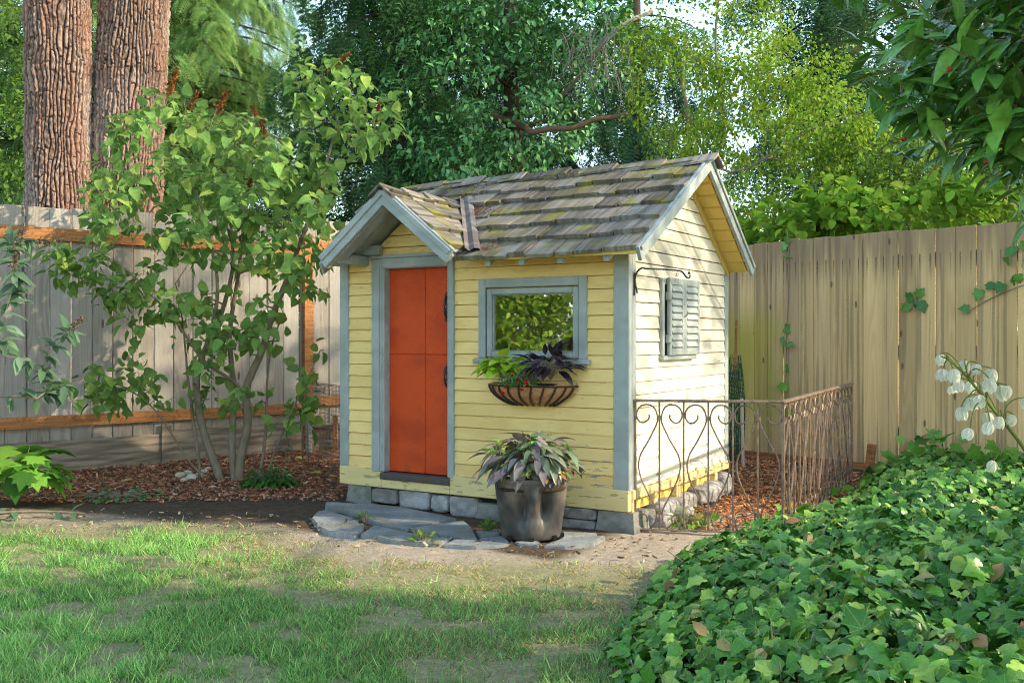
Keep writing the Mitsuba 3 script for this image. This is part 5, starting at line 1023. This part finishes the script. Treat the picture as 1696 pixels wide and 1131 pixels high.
conifer('tall blue green conifer behind the yellow green sapling', (6.6, 21, 0), 19, 3.0, 1.2, 9.5, 70, BG, 105, .6, .22, .55, .9, hang=.9)
conifer('olive conifer with hanging branchlets left of the camellia', (6.7, 15.5, 0), 16, 2.4, 2.6, 9.0, 34, [(.08, .13, .04), (.11, .16, .05), (.06, .10, .04)], 106, .75, .16, .42, 1.0, hang=1.2)
conifer('pale green conifer far behind the camellia', (11.0, 23, 0), 18, 3.6, 1.0, 9.5, 40, [(.09, .19, .09), (.12, .23, .11)], 107, .5, .2, .6, .8)
conifer('conifer far behind the first fir trunk', (-8.3, 25, 0), 18, 4.0, 1.0, 10.5, 44, [(.07, .16, .05), (.10, .2, .06)], 108, .45, .2, .65, .8)
conifer('distant conifer in the gap behind the dark glossy tree', (-1.0, 26, 0), 20, 4.0, 1.0, 11.0, 80, BG, 109, .5, .2, .65, .9)
# the glossy dark broadleaf in the middle
leafy('holly_tree', 'dense dark glossy broadleaf tree above the playhouse roof', [(.1, 15.0, 0), (.15, 14.8, 2.2), (.0, 14.9, 4.5), (.1, 15, 7.5)],
      [((-.3, 14.2, 4.6), (1.7, 1.2, 1.3)), ((.0, 14.3, 6.2), (1.9, 1.3, 1.3)), ((-.6, 14.3, 3.2), (1.2, 1.0, 1.0)), ((.9, 14.0, 5.4), (.9, .9, .8)), ((-.2, 14.5, 2.4), (1.6, .9, .8)), ((1.2, 14.6, 2.7), (.9, .7, .5))], 15500, OVAL4, .105, [(.085, .235, .075), (.11, .28, .09), (.06, .18, .06), (.16, .33, .11)], 111, 'leaf_gloss', 15, .24, .45, thr=.36, trr=(.2, .06), r0=.03)
lm = numbered('holly_tree__limb'); scene[lm] = mesh_dict(tube(spline([(-.3, 14.6, 4.35), (.1, 13.9, 4.12), P(900, 217, 13.1), P(970, 205, 13.1), P(1040, 185, 13.2)], 24) + .02 * np.column_stack([np.sin(np.arange(24) * .9), 0 * np.arange(24), np.cos(np.arange(24) * 1.3)]), np.linspace(.05, .03, 24), 10), M('red_bark', diff(rgb(.15, .10, .065))), True)
# hanging grey twigs beside it
HT = thing('dead_twigs', 'pale grey dead hanging twigs right of the dark glossy tree', 'twigs')
def dead():
    r = R(115); c = P(1000, 70, 13.2); out = []
    for _ in range(80):
        a = c + [.26 * r.standard_normal(), .3 * r.standard_normal(), .2 * r.standard_normal()]; L = .2 + .5 * r.random(); out.append(tube(spline([a, a + [.1 * r.standard_normal(), .05, -.4 * L], a + [.15 * r.standard_normal(), .1, -L]], 7), np.linspace(.006, .002, 7), 3, False))
    out.append(tube(spline([P(1080, 20, 13.4), c, c + [-.2, .4, -.2], (.1, 14.9, 4.6)], 12), .03, 6)); scene[HT] = mesh_dict(join(out), M('grey_twig', diff(rgb(.30, .28, .24)))); labels[HT]['kind'] = 'stuff'
dead()
# yellow green saplings in the sun
def sap(label, trunk, blobs, n, seed, size=.062, per=13, rad=.2, trr=(.03, .008)): return leafy('sapling', label, trunk, blobs, n, OVAL4, size, YG, seed, 'leaf_soft', per, rad, .3, 'twig_bark', None, 'tree', .44, .8, .012, .3, trr=trr)
sap('slender yellow green sapling with a dark forked stem beside the playhouse ridge', [P(1178, 600, 12.3) * [1, 1, 0], P(1183, 292, 12.3), P(1198, 190, 12.3), P(1186, 95, 12.3), P(1196, -40, 12.3), P(1210, -150, 12.3)],
    [(P(1120, 130, 12.2), (.75, .7, .75)), (P(1210, 60, 12.3), (.9, .8, .6)), (P(1270, 150, 12.1), (.9, .7, .6)), (P(1140, 235, 12.4), (.75, .6, .4)), (P(1240, 230, 12.1), (.8, .6, .45)), (P(1180, -60, 12.4), (.9, .8, .6)), (P(1080, 60, 12.6), (.5, .5, .45))], 9800, 121, .056)
sap('second yellow green sapling leaning right toward the camellia', [P(1165, 600, 12.0) * [1, 1, 0], P(1172, 262, 12.0), P(1220, 285, 11.6), P(1300, 240, 11.3), P(1365, 205, 11.2), P(1430, 190, 11.2)],
    [(P(1330, 220, 11.2), (.7, .6, .35)), (P(1400, 200, 11.2), (.55, .5, .4)), (P(1290, 110, 11.6), (.6, .5, .45)), (P(1360, 130, 11.5), (.5, .5, .35)), (P(1420, 240, 11.1), (.4, .4, .35))], 4600, 122, .056)
leafy('laurel_hedge', 'mixed yellow green hedge beyond the tan fence above its top', [(5.2, 11.8, 0), (5.2, 11.8, 1.5), (5.3, 11.9, 3.2)], [(P(1250, 350, 11.6), (1.0, .6, .5)), (P(1380, 330, 11.6), (1.1, .6, .6)), (P(1500, 300, 11.4), (1.0, .6, .7)), (P(1620, 310, 11.0), (1.1, .6, .7)), (P(1740, 330, 10.5), (1, .6, .8))], 11000, OVAL4, .07, [(.24, .37, .06), (.33, .46, .09), (.15, .27, .05)], 123, 'leaf_soft', 14, .24, .3, 'twig_bark', None, 'hedge', .42, trr=(.05, .02))
leafy('bramble', 'sunlit bramble with broad bright green leaves leaning over the tan fence', [(3.6, 9.3, 0), (3.5, 9.2, 1.2), (3.4, 9.2, 2.2)], [(P(u, v, y), (.50, .26, .13 + .09 * ((u * 7) % 3))) for u, v, y in [(1300, 385, 10.0), (1370, 375, 9.7), (1450, 365, 9.5), (1530, 355, 9.2), (1610, 345, 8.9), (1690, 340, 8.6), (1250, 375, 10.3), (1420, 350, 9.7), (1340, 340, 10.0), (1560, 310, 9.4)]], 1500, VINE, .105, [(.20, .36, .04), (.28, .44, .06), (.14, .28, .035)], 124, 'leaf_soft', 8, .2, .25, 'twig_bark', None, 'bramble', .43, 1.0, .008, .2, limit=220, trr=(.012, .006))
leafy('elder_tree', 'sunlit leafy tree at the far left edge behind the grey fence', [(-7.9, 14.5, 0), (-7.9, 14.5, 2.5), (-7.8, 14.4, 5.5)], [(P(10, 60, 14.5), (1.0, .9, 1.1)), (P(-30, 220, 14.5), (1.2, .9, 1.0)), (P(20, 300, 14.6), (.6, .5, .5)), (P(160, 180, 15.5), (.7, .6, 1.3))], 5200, OVAL4, .085, [(.17, .30, .06), (.23, .36, .08), (.11, .22, .05)], 125, 'leaf_soft', 13, .28, .3, trr=(.12, .04))
# beyond the picture: what shades the garden from the right and what the window mirrors
leafy('maple_tree', 'broad maple outside the right edge of the picture', [(8.6, 2.0, 0), (8.5, 2.0, 2.5), (8.6, 2.4, 5.8)], [((8.4, 1.2, 4.4), (1.8, 1.7, 1.6)), ((8.6, -.6, 4.2), (1.7, 1.8, 1.4)), ((8.5, .9, 6.0), (1.8, 1.8, 1.2)), ((8.4, 5.0, 6.05), (1.1, 1.4, .7)), ((8.0, 5.1, 6.0), (1.0, 1.3, .6)), ((8.8, 4.9, 6.15), (1.0, 1.3, .6))], 4600, OVAL4, .15, [(.10, .22, .05)], 131, 'leaf_soft', 12, .42, .3, thr=.54, trr=(.2, .08))
leafy('rhododendron', 'sunlit rhododendron outside the left edge of the picture', [(-5.6, 3.4, 0), (-5.6, 3.4, .8), (-5.6, 3.5, 1.8)], [((-5.3, 3.4, 1.2), (1.1, 1.2, .9)), ((-5.4, 2.4, 1.0), (1.0, 1.0, .9)), ((-5.5, 4.4, 1.2), (1.0, .9, .9)), ((-5.6, 3.3, 2.0), (1.0, 1.2, .7))], 7500, OVAL4, .09, [(.22, .38, .05), (.32, .46, .07), (.13, .25, .04)], 132, 'leaf_soft', 12, .22, .3, cat='shrub', trr=(.06, .03))  # leaf tones raised: sunlight put into the colour for the window to mirror
conifer('dark conifer outside the left edge of the picture', (-9.5, 2.5, 0), 13, 3.2, .5, 7.0, 40, DG, 133, .5, .2, .6, .8)
leafy('maple_tree', 'second maple farther back outside the right edge of the picture', [(9.6, 6.4, 0), (9.5, 6.5, 3.5), (9.4, 6.6, 7)], [((9.3, 6.4, 8.2), (1.4, 1.7, 1.7)), ((9.4, 8.0, 7.0), (1.4, 1.4, 1.4))], 2600, OVAL4, .17, [(.10, .22, .05)], 134, 'leaf_soft', 12, .42, .3, thr=.54, trr=(.2, .08))
